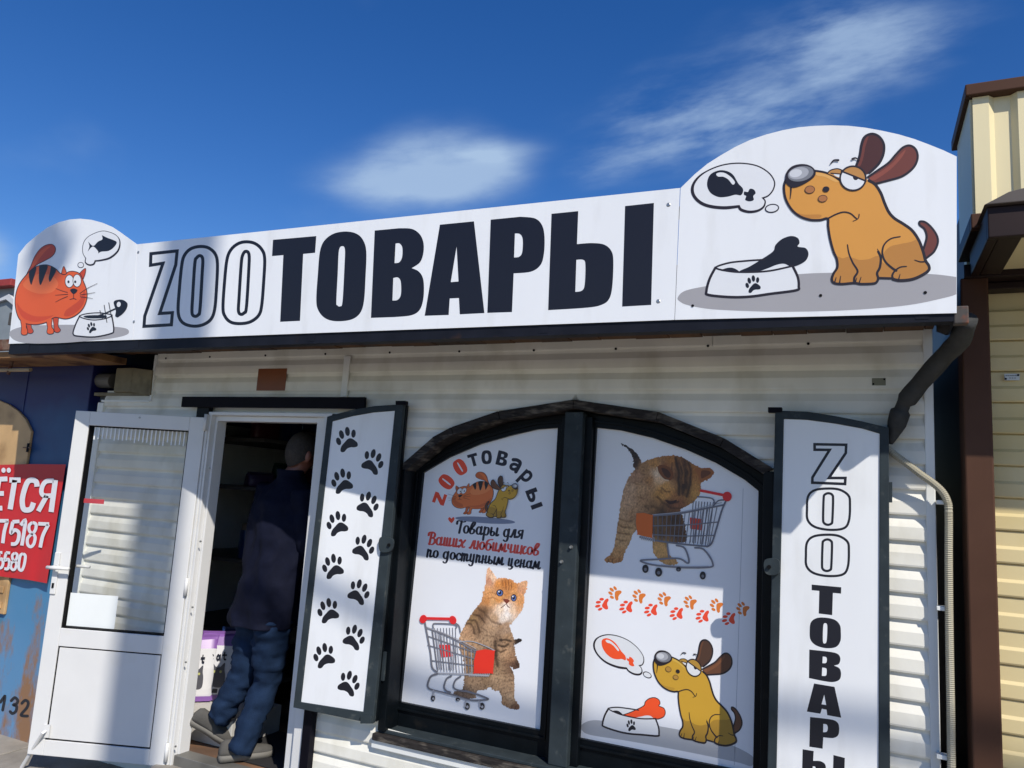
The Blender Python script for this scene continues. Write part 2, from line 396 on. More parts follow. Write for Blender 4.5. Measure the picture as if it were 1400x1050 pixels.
while zb > .12:
    zs = [zb+p[1] for p in PROF]; zm = zb+COURSE*.5
    segs = [(XL+.05, XR-.03)]
    def cut(segs, a, b):
        out = []
        for s in segs:
            if b <= s[0] or a >= s[1]: out.append(s); continue
            if a > s[0]: out.append((s[0], a))
            if b < s[1]: out.append((b, s[1]))
        return out
    if zb < DZT-.02: segs = cut(segs, DX0+.005, DX1-.005)
    if zb > NZ-.03: segs = cut(segs, XL-.1, NX1)
    spans = [win_span(min(z, zb+COURSE)) for z in zs]
    hasw = [q for q in spans if q]
    pieces = []
    if hasw:
        mid = (WX0+WX1)/2
        for s in segs:
            if s[0] < mid < s[1]:
                apex = WT[4].x
                pieces.append(([s[0]]*6, [(q[0] if q else apex) for q in spans])); pieces.append(([(q[1] if q else apex) for q in spans], [s[1]]*6))
            else: pieces.append(([s[0]]*6, [s[1]]*6))
    else: pieces = [([s[0]]*6, [s[1]]*6) for s in segs]
    for a, b in pieces:
        V = []; F = []
        for (py, _), z, xa, xb in zip(PROF, zs, a, b): V += [(xa, YW-py-.004, z), (xb, YW-py-.004, z)]
        for i in range(5): F.append((2*i, 2*i+1, 2*i+3, 2*i+2))
        mesh('siding_plank', V, F, M_SID, shop)
    zb -= COURSE; k += 1
# top strip of siding under the soffit, with its screws
for k2, (xa, xb) in enumerate([(NX1, -2.95), (-2.948, -.6), (-.598, XR-.03)]):
    V = []; z0 = Z_LINE1+COURSE
    for py, z in [(.0, z0+.003), (.01, z0), (.0118, z0+.006), (.0118, Z_TOP+.03)]: V += [(xa, YW-py-.005, z), (xb, YW-py-.005, z)]
    mesh('siding_plank', V, [(2*i, 2*i+1, 2*i+3, 2*i+2) for i in range(3)], M_SID, shop)
for x, y in [(227, 490), (287, 488), (363, 486), (445, 484), (533, 482), (628, 480.5), (730, 479), (842, 477), (968, 473), (1105, 470), (1266, 465)]:
    p = P(x, y, YW-.017); MB().tube([p, p+Vector((0, -.003, 0))], .006, 8).build('screw', M_BLACKR, shop)
# walls behind the siding
def wallbox(x0, x1, z0, z1, y0=YW, y1=3.5): boxo('wall_panel', x0, x1, y0, y1, z0, z1, M_TRIM, shop, bevel=0)
wallbox(XL+.02, DX0+.01, 0, NZ-.01); wallbox(NX1+.01, DX0+.01, NZ-.01, Z_TOP+.1); wallbox(DX0+.01, DX1-.01, OZT+.02, Z_TOP+.1)
wallbox(DX1-.01, WX0+.02, 0, Z_TOP+.1); wallbox(WX0+.02, WX1-.02, 0, WZB-.02); wallbox(WX1-.02, XR-.02, 0, Z_TOP+.1)
V, F = prism([(WX0+.02, 3.5, Z_TOP+.1)]+[(p.x+(.02 if i == 0 else -.02 if i == 7 else 0), 3.5, p.z-.01) for i, p in enumerate(WT)]+[(WX1-.02, 3.5, Z_TOP+.1)], [], (0, -1, 0), .1)
recalc(mesh('wall_panel', V, F, M_TRIM, shop))
# corner trims and the strip joining two lengths of siding
boxo('corner_trim', XR-.034, XR, YW-.022, YW+.12, 0, Z_TOP+.02, M_TRIM, shop, .004)
boxo('corner_trim', XL, XL+.055, YW-.03, YW+.12, 0, NZ-.02, M_TRIM, shop, .004)
pj = P(470, 540, YW-.025); boxo('joint_strip', pj.x-.02, pj.x+.02, YW-.028, YW-.016, pj.z-.01, P(473, 487, YW-.025).z, M_TRIM, shop)
boxo('notch_trim', NX1-.012, NX1+.004, YW-.03, YW+.02, NZ-.01, Z_TOP, M_TRIM, shop)
boxo('notch_trim', XL+.03, NX1-.014, YW-.03, YW+.02, NZ-.016, NZ-.002, M_TRIM, shop)
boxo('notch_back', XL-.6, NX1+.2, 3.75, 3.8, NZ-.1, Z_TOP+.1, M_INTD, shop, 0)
# side, back, floor, ceiling and roof
boxo('side_wall', XL+.02, XL+.1, 3.501, 6.6, 0, Z_TOP-.35, M_TRIM, shop, 0)
boxo('side_wall', XR-.1, XR-.02, 3.501, 6.6, 0, Z_TOP+.1, M_TRIM, shop, 0)
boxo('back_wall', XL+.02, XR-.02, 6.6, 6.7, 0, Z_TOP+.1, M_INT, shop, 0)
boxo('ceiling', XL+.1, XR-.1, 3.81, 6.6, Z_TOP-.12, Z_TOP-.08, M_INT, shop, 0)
boxo('shop_floor', XL+.1, XR-.1, 3.43, 6.6, .02, FLOOR, mat('lino', rgb(150, 112, 84), .6, var=.2, vscale=8, col2=rgb(96, 74, 58), mixs=2, lo=.45, hi=.65), shop, 0)
boxo('roof', XL-.3, XR+.02, 2.9, 6.9, Z_TOP+.12, Z_TOP+.2, mat('roof_felt', rgb(70, 68, 66), .9), shop, 0)
boxo('door_step', DX0-.05, DX1+.05, 3.28, 3.43, .02, FLOOR-.05, M_CONC, shop, .01)
boxo('door_mat', OX0+.18, OX1-.02, 3.50, 4.0, FLOOR+.002, FLOOR+.012, mat('dark_mat', rgb(34, 33, 34), .95, var=.2, bump=.3, bscale=200), shop, .003)
# soffit boards, fascia steel
SX0 = P(12, 470, 2.795).x; SX1 = P(1308, 428, 2.795).x
ZF0 = H + .2303*2.80; ZS = H+.2438*2.795
x = SX0+.06; i = 0
while x < SX1-.05:
    w = random.uniform(.13, .17); xe = min(x+w, SX1-.02)
    boxo('soffit_board', x+.002, xe-.002, 2.86, YW-.02, Z_TOP+.005+random.uniform(0, .006), Z_TOP+.03, M_SOFF, shop, .001); x += w
# timber batten along the wall top
boxo('soffit_batten', SX0+.2, SX1-.04, 3.16, 3.20, Z_TOP-.012, Z_TOP+.004, M_SOFF, shop, .002)
# door frame
FZ0 = .06
def frame_post(name, x0, x1, steps):
    w = (x1-x0)/len(steps)
    for n_, (ya, yb) in enumerate(steps): boxo(name, x0+n_*w+.0006, x0+(n_+1)*w-.0006, ya, yb, FZ0, DZT-.02, M_PVC, shop, .003)
frame_post('door_jamb', DX0, OX0, [(3.345, 3.46), (3.352, 3.46), (3.385, 3.46)])
frame_post('door_jamb', OX1, DX1, [(3.38, 3.46), (3.352, 3.46)])
boxo('door_lintel', DX0, DX1, 3.350, 3.46, OZT+.028, DZT-.002, M_PVC, shop, .003)
boxo('door_lintel', OX0-.002, OX1+.002, 3.384, 3.459, OZT-.004, OZT+.0275, M_PVC, shop, .003)
boxo('door_sill', OX0-.01, OX1+.01, 3.36, 3.46, .06, FLOOR+.004, mat('sill_alu', rgb(120, 118, 112), .5, .4, var=.2), shop, .003)
a, b = P(250, 541, 3.33), P(498, 560, 3.33)
boxo('header_board', a.x, b.x, 3.325, 3.345, P(370, 557.5, 3.325).z, P(370, 542.5, 3.325).z, M_BLKP, shop, .003)
a, b = P(268, 560, 3.34), P(283, 570, 3.34); boxo('header_block', a.x, b.x, 3.346, 3.38, b.z-.02, P(270, 556, 3.34).z-.001, M_GRN, shop)
a = P(440, 700, 3.35); bx = P(452, 720, 3.35)
boxo('black_post', DX1+.002, DX1+.055, 3.335, YW-.02, .05, P(470, 566, 3.33).z, M_BLKP, shop, .003)
for y in (640, 740, 830, 905, 1020):
    p = P(292-(y-575)*.122, y, 3.34); MB().tube([p+Vector((.012, .004, 0)), p+Vector((.012, -.002, 0))], .006, 8).build('screw', M_CHROME, shop)
# ------------------------------------------------------------------ door leaf
hg_t, hg_b, fr_t, fr_b = (280, 572), (225, 1050), (103, 560), (38, 1030)
HY, FY = 3.335, 3.05
hx = (P(*hg_t, HY).x+P(*hg_b, HY).x)/2; fx = (P(*fr_t, FY).x+P(*fr_b, FY).x)/2
dz1 = (P(*hg_t, HY).z+P(*fr_t, FY).z)/2; dz0 = (P(*hg_b, HY).z+P(*fr_b, FY).z)/2
DA = Vector((hx, HY, 0)); DU = Vector((fx-hx, FY-HY, 0)); DW = DU.length; DU.normalize(); DN = Vector((DU.y, -DU.x, 0))
if DN.y > 0: DN = -DN
DP = Plane(DA+Vector((0, 0, 1)), DN)
def dq(u0, u1, z0, z1, f, b): # box in door space: u from hinge, f front offset, b back offset
    c = DA+DU*(u0+u1)/2+DN*(f+b)/2; c.z = (z0+z1)/2
    return c, DU*(u1-u0)/2, DN*(f-b)/2, Vector((0, 0, (z1-z0)/2))
def dpart(name, u0, u1, z0, z1, f, b, m, bev=.003): return MB().obox(*dq(u0, u1, z0, z1, f, b)).build(name, m, door, bevel=bev)
FRW = .095
dzm0, dzm1 = DP.hit(150, 889).z, DP.hit(150, 864).z
door = MB().obox(*dq(FRW+.0005, DW-FRW-.0005, dzm0, dzm1, 0, -.06)).build('door', M_PVC, shop, bevel=.003)   # the middle rail carries the other pieces
dpart('stile', 0, FRW, dz0, dz1, 0, -.06, M_PVC); dpart('stile', DW-FRW, DW, dz0, dz1, 0, -.06, M_PVC)
dpart('rail', FRW+.0005, DW-FRW-.0005, dz1-.085, dz1, 0, -.06, M_PVC); dpart('rail', FRW+.0005, DW-FRW-.0005, dz0, dz0+.085, 0, -.06, M_PVC)
for (za, zb2) in ((dzm1, dz1-.085), (dz0+.085, dzm0)):      # dark gaskets
    for (u0_, u1_) in ((FRW, FRW+.007), (DW-FRW-.007, DW-FRW)): dpart('gasket', u0_, u1_, za+.001, zb2-.001, -.008, -.05, M_BLACKR, 0)
    dpart('gasket', FRW+.0075, DW-FRW-.0075, zb2-.007, zb2-.001, -.008, -.05, M_BLACKR, 0); dpart('gasket', FRW+.0075, DW-FRW-.0075, za+.001, za+.007, -.008, -.05, M_BLACKR, 0)
dpart('lower_panel', FRW+.008, DW-FRW-.008, dz0+.093, dzm0-.008, -.006, -.04, M_PVC, .002)
gm = bpy.data.materials.new('door_glass'); gm.use_nodes = True; nt = gm.node_tree; nt.nodes.clear()
tr = nt.nodes.new('ShaderNodeBsdfTransparent'); tr.inputs[0].default_value = (.90, .91, .91, 1); gl = nt.nodes.new('ShaderNodeBsdfGlossy'); gl.inputs['Roughness'].default_value = .03
lw = nt.nodes.new('ShaderNodeLayerWeight'); lw.inputs['Blend'].default_value = .5
pw = nt.nodes.new('ShaderNodeMath'); pw.operation = 'POWER'; pw.inputs[1].default_value = 4.0; nt.links.new(lw.outputs['Facing'], pw.inputs[0])
fr = nt.nodes.new('ShaderNodeMath'); fr.operation = 'MULTIPLY_ADD'; nt.links.new(pw.outputs[0], fr.inputs[0]); fr.inputs[1].default_value = .7; fr.inputs[2].default_value = .035
mxs = nt.nodes.new('ShaderNodeMixShader'); mo = nt.nodes.new('ShaderNodeOutputMaterial')
nt.links.new(fr.outputs[0], mxs.inputs[0]); nt.links.new(tr.outputs[0], mxs.inputs[1]); nt.links.new(gl.outputs[0], mxs.inputs[2]); nt.links.new(mxs.outputs[0], mo.inputs[0])
c0, au, an, az = dq(FRW+.006, DW-FRW-.006, dzm1+.006, dz1-.091, -.028, -.032)
mesh('pane', [c0-au-az, c0+au-az, c0+au+az, c0-au+az], [(0, 1, 2, 3)], gm, door)
fro = mat('paper_notice', rgb(226, 230, 228), .7, var=.03)
nu0 = DW-FRW-.012; nw = .30
dpart('paper_notice', nu0-nw, nu0-.004, dzm1+.012, dzm1+.20, -.0275, -.026, fro, 0)
# fringe of clear strips behind the glass top
for i_ in range(23):
    u = FRW+.03+i_*(DW-2*FRW-.05)/22.5
    dpart('curtain_strip', u, u+.008, dz1-.085-random.uniform(.075, .10), dz1-.0905, -.024, -.026, mat('clear_strip', rgb(238, 240, 240), .35), 0)
dpart('red_tape', DW-FRW-.14, DW-FRW-.012, DP.hit(115, 686.5).z-.006, DP.hit(115, 683).z+.006, -.0345, -.036, mat('red_tape', rgb(205, 70, 80), .5), 0)
# handle, lock plate
hp = DP.hit(78, 772); hu = (hp-DA).dot(DU)
dpart('lock_plate', hu-.017, hu+.017, DP.hit(70, 812).z-.0, DP.hit(80, 755).z, .010, .0005, M_PVC, .004)
mb = MB(); c = DA+DU*hu; c.z = DP.hit(77, 775).z
mb.tube([c+DN*.008, c+DN*.045], .011, 12); mb.tube([c+DN*.045+DU*.03, c+DN*.047-DU*.02, c+DN*.046-DU*.11], [.010, .011, .009], 12)
mb.build('handle', M_PVC, door, smooth=True)
mb = MB(); c2 = DA+DU*(hu-.03); c2.z = c.z; mb.tube([c2-DN*.062, c2-DN*.10], .01, 10); mb.tube([c2-DN*.10, c2-DN*.10-DU*.11], .009, 10); mb.build('handle', M_PVC, door, smooth=True)
c3 = DA+DU*hu+DN*.0105; c3.z = DP.hit(72, 800).z; MB().obox(c3, DU*.006, DN*.004, Vector((0, 0, .014))).build('keyhole', M_BLACKR, door)
# hinges
for z in (dz1-.03, (dz0+dz1)/2, dz0+.08):
    c = DA-DU*.006+DN*.004; c.z = z; MB().tube([c-Vector((0, 0, .05)), c+Vector((0, 0, .05))], .011, 12).build('hinge', M_PVC, door, smooth=True)
# foot stop
s0 = DP.hit(62, 1000, .012); s1 = PZ(30, 1049, .035)
mb = MB(); mb.tube([s0, s0+DN*.02, s1], [.009, .009, .012], 10); mb.obox(s0+DN*-.008, DU*.02, DN*.004, Vector((0, 0, .035))); mb.build('foot_stop', M_PVC, door)
p = DP.hit(191, 571, .001); MB().tube([p, p+DN*.003], .006, 10).build('door_stud', M_CHROME, door)
# ------------------------------------------------------------------ window: trim, sashes, mullion, sill
win = boxo('window', WX0+.03, WX1-.03, 3.508, 3.53, WZB+.01, WT[0].z, M_GRN, shop, 0)
V, F = prism([(p.x+(.03 if i == 0 else -.03 if i == 7 else 0), 3.53, p.z-.02) for i, p in enumerate(WT)], [], (0, -1, 0), .022)
recalc(mesh('backing_board', V, F, M_GRN, win))
def inward(P_, d):                                 # inner line of the trim
    out = []
    for i, p in enumerate(P_):
        a = P_[i-1] if i else Vector((p.x, p.y, p.z-1)); b = P_[i+1] if i < len(P_)-1 else Vector((p.x, p.y, p.z-1))
        d1 = (p-a).normalized(); d2 = (b-p).normalized(); n1 = Vector((d1.z, 0, -d1.x)); n2 = Vector((d2.z, 0, -d2.x)); m = (n1+n2).normalized()
        out.append(p+m*d/max(.4, m.dot(n1)))
    return out
WI = inward(WT, .042)
for i in range(7):
    q = [WT[i], WT[i+1], WI[i+1], WI[i]]; dp = random.uniform(-.004, .004)
    mid = sum(q, Vector())/4; q = [v+(mid-v).normalized()*.0008 for v in q]
    V, F = prism([(v.x, 3.50, v.z) for v in q], [], (0, -1, 0), .142+dp); recalc(mesh('trim_board', V, F, M_WOODW, win, bevel=.003))
for x0_, x1_, zt in ((WX0, WI[0].x, WT[0].z), (WI[7].x, WX1, WT[7].z)):
    boxo('trim_board', x0_, x1_, 3.36, 3.50, WZB, zt-.012, M_GRN, win, .003)
LP = [(580.7, 646.5), (615.7, 625.7), (659.5, 607), (703, 595), (736, 587.4), (764.6, 585.2), (740.4, 996.6), (548.8, 961.6)]
RP = [(817, 585), (849.4, 588.6), (892.9, 598.9), (938.6, 614.9), (979.8, 633.2), (1018.6, 656), (1037.6, 671.3), (1030.2, 1050), (794.1, 1005.8)]
PP = PY(YP)
LPW = [P(x, y, YP) for x, y in LP]; RPW = [P(x, y, YP) for x, y in RP]
zbot = (LPW[-1].z+LPW[-2].z+RPW[-1].z)/3
RPW[7] = Vector((RPW[7].x, YP, zbot)); RPW[8].z = zbot; LPW[6].z = zbot; LPW[7].z = zbot
def grow(L, d, cut):
    c = sum(L, Vector())/len(L); out = []
    k_ = len(L)
    for i in range(k_):
        d1 = (L[i]-L[i-1]).normalized(); d2 = (L[(i+1) % k_]-L[i]).normalized(); n1 = Vector((-d1.z, 0, d1.x)); n2 = Vector((-d2.z, 0, d2.x)); m = (n1+n2).normalized()
        out.append(L[i]+m*d/max(.45, m.dot(n1)))
    return out
MXC = (P(757, 850, 3.385).x+P(782, 850, 3.385).x)/2; MXW = .046
def sash(L, x0, x1, tops):
    hole = [Vector((v.x, 0, v.z)) for v in L]
    outer = [Vector((x0, 0, WZB+.004)), Vector((x0, 0, tops[0].z))]+[Vector((t.x, 0, t.z)) for t in tops[1:-1]]+[Vector((x1, 0, tops[-1].z)), Vector((x1, 0, WZB+.004))]
    V, F = prism([(v.x, 3.506, v.z) for v in outer], [[(v.x, 3.506, v.z) for v in hole]], (0, -1, 0), .03); recalc(mesh('sash', V, F, M_GRN, win, bevel=.002))
    g1 = grow(hole, .022, 0); g2 = grow(hole, .034, 0)       # raised glazing bead
    V, F = prism([(v.x, 3.4755, v.z) for v in g2], [[(v.x, 3.4755, v.z) for v in g1]], (0, -1, 0), .012); recalc(mesh('glazing_bead', V, F, M_GRN, win, bevel=.002))
apex = WI[4]
sash(LPW, WI[0].x+.002, MXC-MXW-.001, [Vector((WI[0].x, 0, WI[0].z-.004)), WI[1]-Vector((0, 0, .003)), WI[2]-Vector((0, 0, .003)), WI[3]-Vector((0, 0, .003)), apex-Vector((0, 0, .012))])
sash(RPW, MXC+MXW+.001, WI[7].x-.002, [apex-Vector((0, 0, .012)), WI[5]-Vector((0, 0, .003)), WI[6]-Vector((0, 0, .003)), Vector((WI[7].x, 0, WI[7].z-.004))])
boxo('mullion', MXC-MXW, MXC+MXW, 3.40, 3.50, WZB+.004, apex.z-.012, M_GREY, win, .005)
boxo('mullion_back', MXC-MXW-.03, MXC+MXW+.035, 3.440, 3.474, WZB+.004, apex.z-.03, M_GRN, win, .003)
for x, y in ((781, 748), (768, 768)):
    p = P(x, y, 3.398); MB().tube([p, p+Vector((0, -.012, 0))], [.009, .006], 10).build('bolt', M_CHROME, win, smooth=False)
for x, y in ((786, 832), (781, 912), (777.5, 969), (777, 976), (549, 790), (544, 850), (538, 904), (537, 930), (534, 945), (560, 680), (554, 730)):
    p = P(x, y, 3.472); MB().tube([p, p+Vector((0, -.004, 0))], .004, 6).build('nail', M_CHROME, win)
ZSI = WZB
boxo('sill', WX0-.02, WX1+.02, 3.345, 3.505, ZSI-.045, ZSI-.012, M_WOODW, win, .004)
boxo('sill', WX0-.005, WX1+.005, 3.375, 3.505, ZSI-.0115, ZSI+.0035, M_GREY, win, .003)
boxo('sill_flashing', WX0-.03, WX1+.03, 3.36, 3.384, ZSI-.085, ZSI-.046, M_TRIM, win, .003)
p = P(555, 690, 3.45); boxo('window_hinge', P(549, 690, 3.44).x, P(555, 690, 3.44).x, 3.42, 3.45, P(550, 697, 3.44).z, P(550, 668, 3.44).z, M_GREY, win)
p = P(524, 910, 3.36); boxo('window_hinge', p.x-.018, p.x+.018, 3.345, 3.359, p.z-.07, p.z+.07, M_GREY, win)
# ------------------------------------------------------------------ folded shutters
def paw(art, key, cx, cy, s, flip=1, col=BLK, rot=0.0, toes=None):
    c_, s_ = math.cos(rot), math.sin(rot)
    def t(x, y): x *= flip; return (cx+(c_*x-s_*y)*s, cy+(s_*x+c_*y)*s)
    pad = [(-46, 30), (-40, 8), (-22, -14), (-4, -32), (14, -34), (34, -22), (47, -8), (46, 8), (30, 14), (10, 14), (-10, 22), (-24, 38), (-40, 40)]
    art.F(key, [t(x, y) for x, y in pad], col)
    for x, y, rx, ry, a in ((-56, -18, 13, 21, -18), (-40, -55, 13, 24, -14), (-8, -72, 13, 25, -6), (25, -60, 12, 22, 4)):
        p_ = t(x, y); art.E(key, p_[0], p_[1], rx*s, ry*s, (a*flip)+math.degrees(rot), col)
# the left leaf's free corner stands a little further out than its inner edge
dirL = Vector((-.43, -.045, 0)).normalized(); shl = Plane((-2.2, 3.30, 1), Vector((dirL.y, -dirL.x, 0))); 
if shl.n.y > 0: shl.n = -shl.n
shr = PY(3.30)
def shutter(plane, outer, inner, label):
    O = [plane.hit(x, y, -.001) for x, y in outer]; I = [plane.hit(x, y, -.001) for x, y in inner]
    V, F = prism([v-plane.n*.03 for v in O], [[v-plane.n*.03 for v in I]], plane.n, .03)
    fr_ = recalc(mesh('shutter', V, F, M_GREY, shop, bevel=.003)); fr_['label'] = label
    V, F = prism([v-plane.n*.026 for v in grow3(I, plane, .01)], [], plane.n, .020); pn = recalc(mesh('panel', V, F, M_SIGN, fr_))
    back = [v-plane.n*.036 for v in O]
    V, F = prism([v-plane.n*.028 for v in back], [], plane.n, .026); recalc(mesh('rear_leaf', V, F, M_GRN, fr_, bevel=.003))
    return fr_
def grow3(L, plane, d):
    c = sum(L, Vector())/len(L); return [v+(v-c).normalized()*d for v in L]
LO = [(447, 569.5), (481.7, 560), (511.5, 555), (551.6, 552.5), (509.4, 989.7), (400.6, 967.4)]
LI = [(454, 576), (481, 569), (509, 564), (539.5, 561.5), (496.5, 973.4), (410.9, 960)]
sL = shutter(shl, LO, LI, 'narrow shutter printed with twelve black paw prints')
RO = [(1059.7, 561), (1104.3, 562.8), (1141.5, 568.5), (1178.7, 576), (1215.3, 584.6), (1217.3, 1118), (1048.2, 1092)]
RI = [(1071.6, 572.7), (1104, 574), (1141.5, 579), (1178.7, 585.8), (1202.7, 592.8), (1201, 1103), (1061, 1083)]
sR = shutter(shr, RO, RI, 'narrow shutter with the shop name in vertical letters')
SLP = Plane(shl.O-shl.n*.007, shl.n); SRP = Plane(shr.O-shr.n*.007, shr.n)
for i, (x, y) in enumerate([(475, 604), (468.5, 661), (462, 719), (456, 777.5), (449.5, 838), (444, 899.5)]):
    a = Art(); paw(a, 'paw_print', x+2, y+4, .252); a.lay(SLP, lambda x, y: (x, y), sL, step=.0001)
for i, (x, y) in enumerate([(507, 634), (500.5, 692), (494.5, 751), (488, 812), (481.5, 874), (474.5, 937)]):
    a = Art(); paw(a, 'paw_print', x-1, y+4, .252, -1, rot=.12); a.lay(SLP, lambda x, y: (x, y), sL, step=.0001)
# caps, hasps, hinges
def capbox(plane, x0, y0, x1, y1, par, m, name, d=.02, f=.006):
    c = [plane.hit(x0, y0), plane.hit(x1, y0), plane.hit(x1, y1), plane.hit(x0, y1)]
    V, F = prism([v-plane.n*d for v in c], [], plane.n, d+f); return recalc(mesh(name, V, F, m, par, bevel=.002))
capbox(shl, 541, 548, 554.8, 553.5, sL, M_BLKP, 'top_cap', .03, .004); capbox(shr, 1050, 556.8, 1069, 563.8, sR, M_BLKP, 'top_cap', .03, .004)
for plane, x, y, par in ((shl, 529, 745, sL), (shr, 1055.5, 775, sR)):
    a = Art(); c = [(x-9, y-10), (x+9, y-10), (x+10, y+8), (x-3, y+11), (x-10, y+5)] if par is sR else [(x-8, y-10), (x+8, y-9), (x+10, y), (x+5, y+9), (x-8, y+8)]
    c = smooth2(c); V, F = prism([plane.hit(*q, .001) for q in c], [], plane.n, .014); recalc(mesh('hasp', V, F, M_GREY, par, bevel=.002))
    q = plane.hit(x-4 if par is sR else x+3, y, .016); MB().tube([q, q+plane.n*.008], .008, 10).build('lock_ring', M_BLACKR, par)
for y in (673,):
    capbox(shr, 1215.5, y-14, 1220, y+14, sR, M_GREY, 'hinge', .02, -.002)
capbox(shl, 494, 978, 509, 988.5, sL, M_GREY, 'latch_plate', .0, .012)
# ------------------------------------------------------------------ fascia sign
sign = empty('shop_sign', (-2.2, 2.8, ZS), 'long white pet shop signboard with large black letters above the wall', 'sign')
SP = PY(2.795)
def spanel(px):
    L = [SP.hit(x, y) for x, y in px]; V, F = prism([v+Vector((0, .004, 0)) for v in L], [], (0, -1, 0), .004); return recalc(mesh('panel', V, F, M_SIGN, sign))
ARC_L = [(25, 348), (36, 334), (50, 322), (65, 311), (80, 304), (95, 300), (110, 299), (125, 300.5), (140, 304.5), (153, 310), (165, 318), (176, 326), (187, 334)]
pl = spanel([(12, 470)]+ARC_L+[(181.5, 464.5)])
pm = spanel([(182, 464.5), (187.5, 334), (929.5, 257), (922, 437.2)])
ARC_R = [(930.5, 257), (950, 238), (967, 224), (985, 212.5), (1005, 201), (1025, 191.5), (1047, 184), (1070, 178), (1092, 174), (1115, 172), (1138, 171.3), (1160, 172), (1183, 174.5), (1205, 178.5), (1228, 183.5), (1250, 190), (1270, 197.5), (1290, 205.5), (1308, 214)]
pr = spanel(ARC_R+[(1308, 428), (922.7, 437.2)])
# steel behind the panels
fr_ = MB(); z0, z1 = ZF0, ZS+.02
fr_.box(SX0-.0, SX1, 2.802, 2.808, ZF0, ZS+.05); fr_.box(SX0, SX1, 2.808, 2.86, ZF0, ZF0+.006)
fr_.build('frame_angle', M_STEEL, sign)
boxo('frame_rail', SX0+.05, SX1-.05, 2.80, 2.84, ZS+.42, ZS+.46, M_STEEL, sign); 
for x in (SX0+.15, -3.6, -2.4, -1.2, SX1-.12): boxo('frame_upright', x, x+.04, 2.8005, 2.8395, ZF0+.01, ZS+.41, M_STEEL, sign, 0)
for x in (SX0+.15, -3.3, -2.1, -.9, SX1-.2): MB().bar((x+.02, 2.842, ZS+.43), (x+.02, 3.39, ZS+.12), .03, .03, side=(1, 0, 0)).build('brace', M_STEEL, sign)
mb = MB(); a = P(1296, 433, 2.80); 
c = P(1316, 430, 2.80); mb.box(SX1-.008, SX1+.035, 2.80, 2.84, c.z-.03, c.z+.03); mb.build('corner_bracket', mat('weathered_bracket', rgb(66, 61, 57), .7, .0, var=.3, vscale=20, col2=rgb(104, 62, 44), mixs=26, lo=.55, hi=.68), sign, bevel=.004)
ex = SX1-.012
V, F = prism([(ex, 2.803, ZF0), (ex, 3.03, ZF0+.002), (ex, 3.37, H+.735), (ex, 3.37, Z_TOP+.16), (ex, 2.803, ZS+.25)], [], (1, 0, 0), .01); recalc(mesh('end_plate', V, F, M_STEEL, sign))
for x, y in ((189, 345), (183, 440), (914, 280), (900, 412)):
    p = SP.hit(x, y, .0); MB().tube([p, p+Vector((0, -.002, 0))], [.009, .006], 10).build('screw', M_CHROME, sign)
for x, y in ((947, 418), (1122, 404), (1265, 400)):
    p = SP.hit(x, y, .0008); MB().tube([p, p+Vector((0, -.0012, 0))], .0055, 8).build('screw', M_BLACKR, sign)
CB = crop(180, 260, 3.6842); CC = crop(540, 240, 3.5); CD = crop(920, 160, 3.75); CE = crop(1060, 160, 3.75); CA = crop(0, 280, 4.775)
GLOSS = .16
def letter(pts, holes, fn, sm=True, col=BLK): Art().F('letter', pts, col, sm, holes).lay(SP, fn, sign, rough=GLOSS)
def oletter(loops, w, fn, plane=SP, par=None, col=BLK):
    a = Art()
    for pts, sm in loops: a.S('letter', pts, w, col, closed=True, sm=sm)
    a.lay(plane, fn, par or sign, step=0.0001)
ZL = [(97, 320), (229, 306), (222, 376), (141, 621), (205, 617), (200, 678), (62, 686), (66, 634), (158, 368), (95, 378)]
O1 = [(340, 284), (385, 290), (420, 320), (432, 370), (428, 480), (418, 600), (395, 655), (345, 682), (290, 682), (250, 660), (234, 610), (240, 500), (252, 380), (265, 330), (295, 297)]
O1i = [(345, 330), (358, 348), (355, 420), (344, 600), (335, 628), (318, 635), (304, 618), (307, 540), (318, 370), (328, 340)]
O2 = [(575, 260), (620, 268), (655, 298), (670, 345), (665, 460), (655, 580), (640, 630), (600, 662), (550, 672), (500, 665), (470, 635), (460, 590), (468, 460), (480, 350), (500, 300), (535, 270)]
O2i = [(575, 308), (591, 324), (590, 400), (578, 590), (566, 618), (550, 625), (538, 608), (541, 540), (552, 370), (560, 325)]
oletter([(ZL, False)], 16, CB); oletter([(O1, True), (O1i, True)], 16, CB); oletter([(O2, True), (O2i, True)], 16, CB)
letter([(712, 250), (930, 231), (924, 315), (864, 321), (848, 658), (748, 663), (764, 327), (707, 332)], [], CB, False)
letter([(1075, 208), (1130, 218), (1165, 250), (1182, 310), (1178, 440), (1170, 560), (1150, 620), (1105, 652), (1030, 660), (975, 645), (940, 605), (930, 550), (938, 420), (948, 310), (970, 255), (1015, 220)], [[(1060, 282), (1074, 298), (1072, 380), (1062, 560), (1050, 585), (1036, 580), (1031, 560), (1038, 420), (1044, 305)]], CB)
letter([(-97, 263, 1), (20, 252, 1), (80, 255), (118, 280), (136, 320), (136, 370), (120, 415), (80, 443, 1), (115, 460), (136, 500), (137, 580), (120, 640), (80, 668), (0, 677, 1), (-115, 681, 1)],
       [[(3, 325, 1), (22, 325), (35, 345), (34, 390), (20, 415), (-2, 419, 1)], [(-8, 490, 1), (15, 488), (28, 510), (28, 570), (12, 595), (-12, 598, 1)]], CC)
letter([(215, 235), (378, 219), (428, 658), (310, 664), (306, 586), (262, 588), (257, 667), (142, 671)], [[(295, 340), (304, 507), (267, 510)]], CC, False)
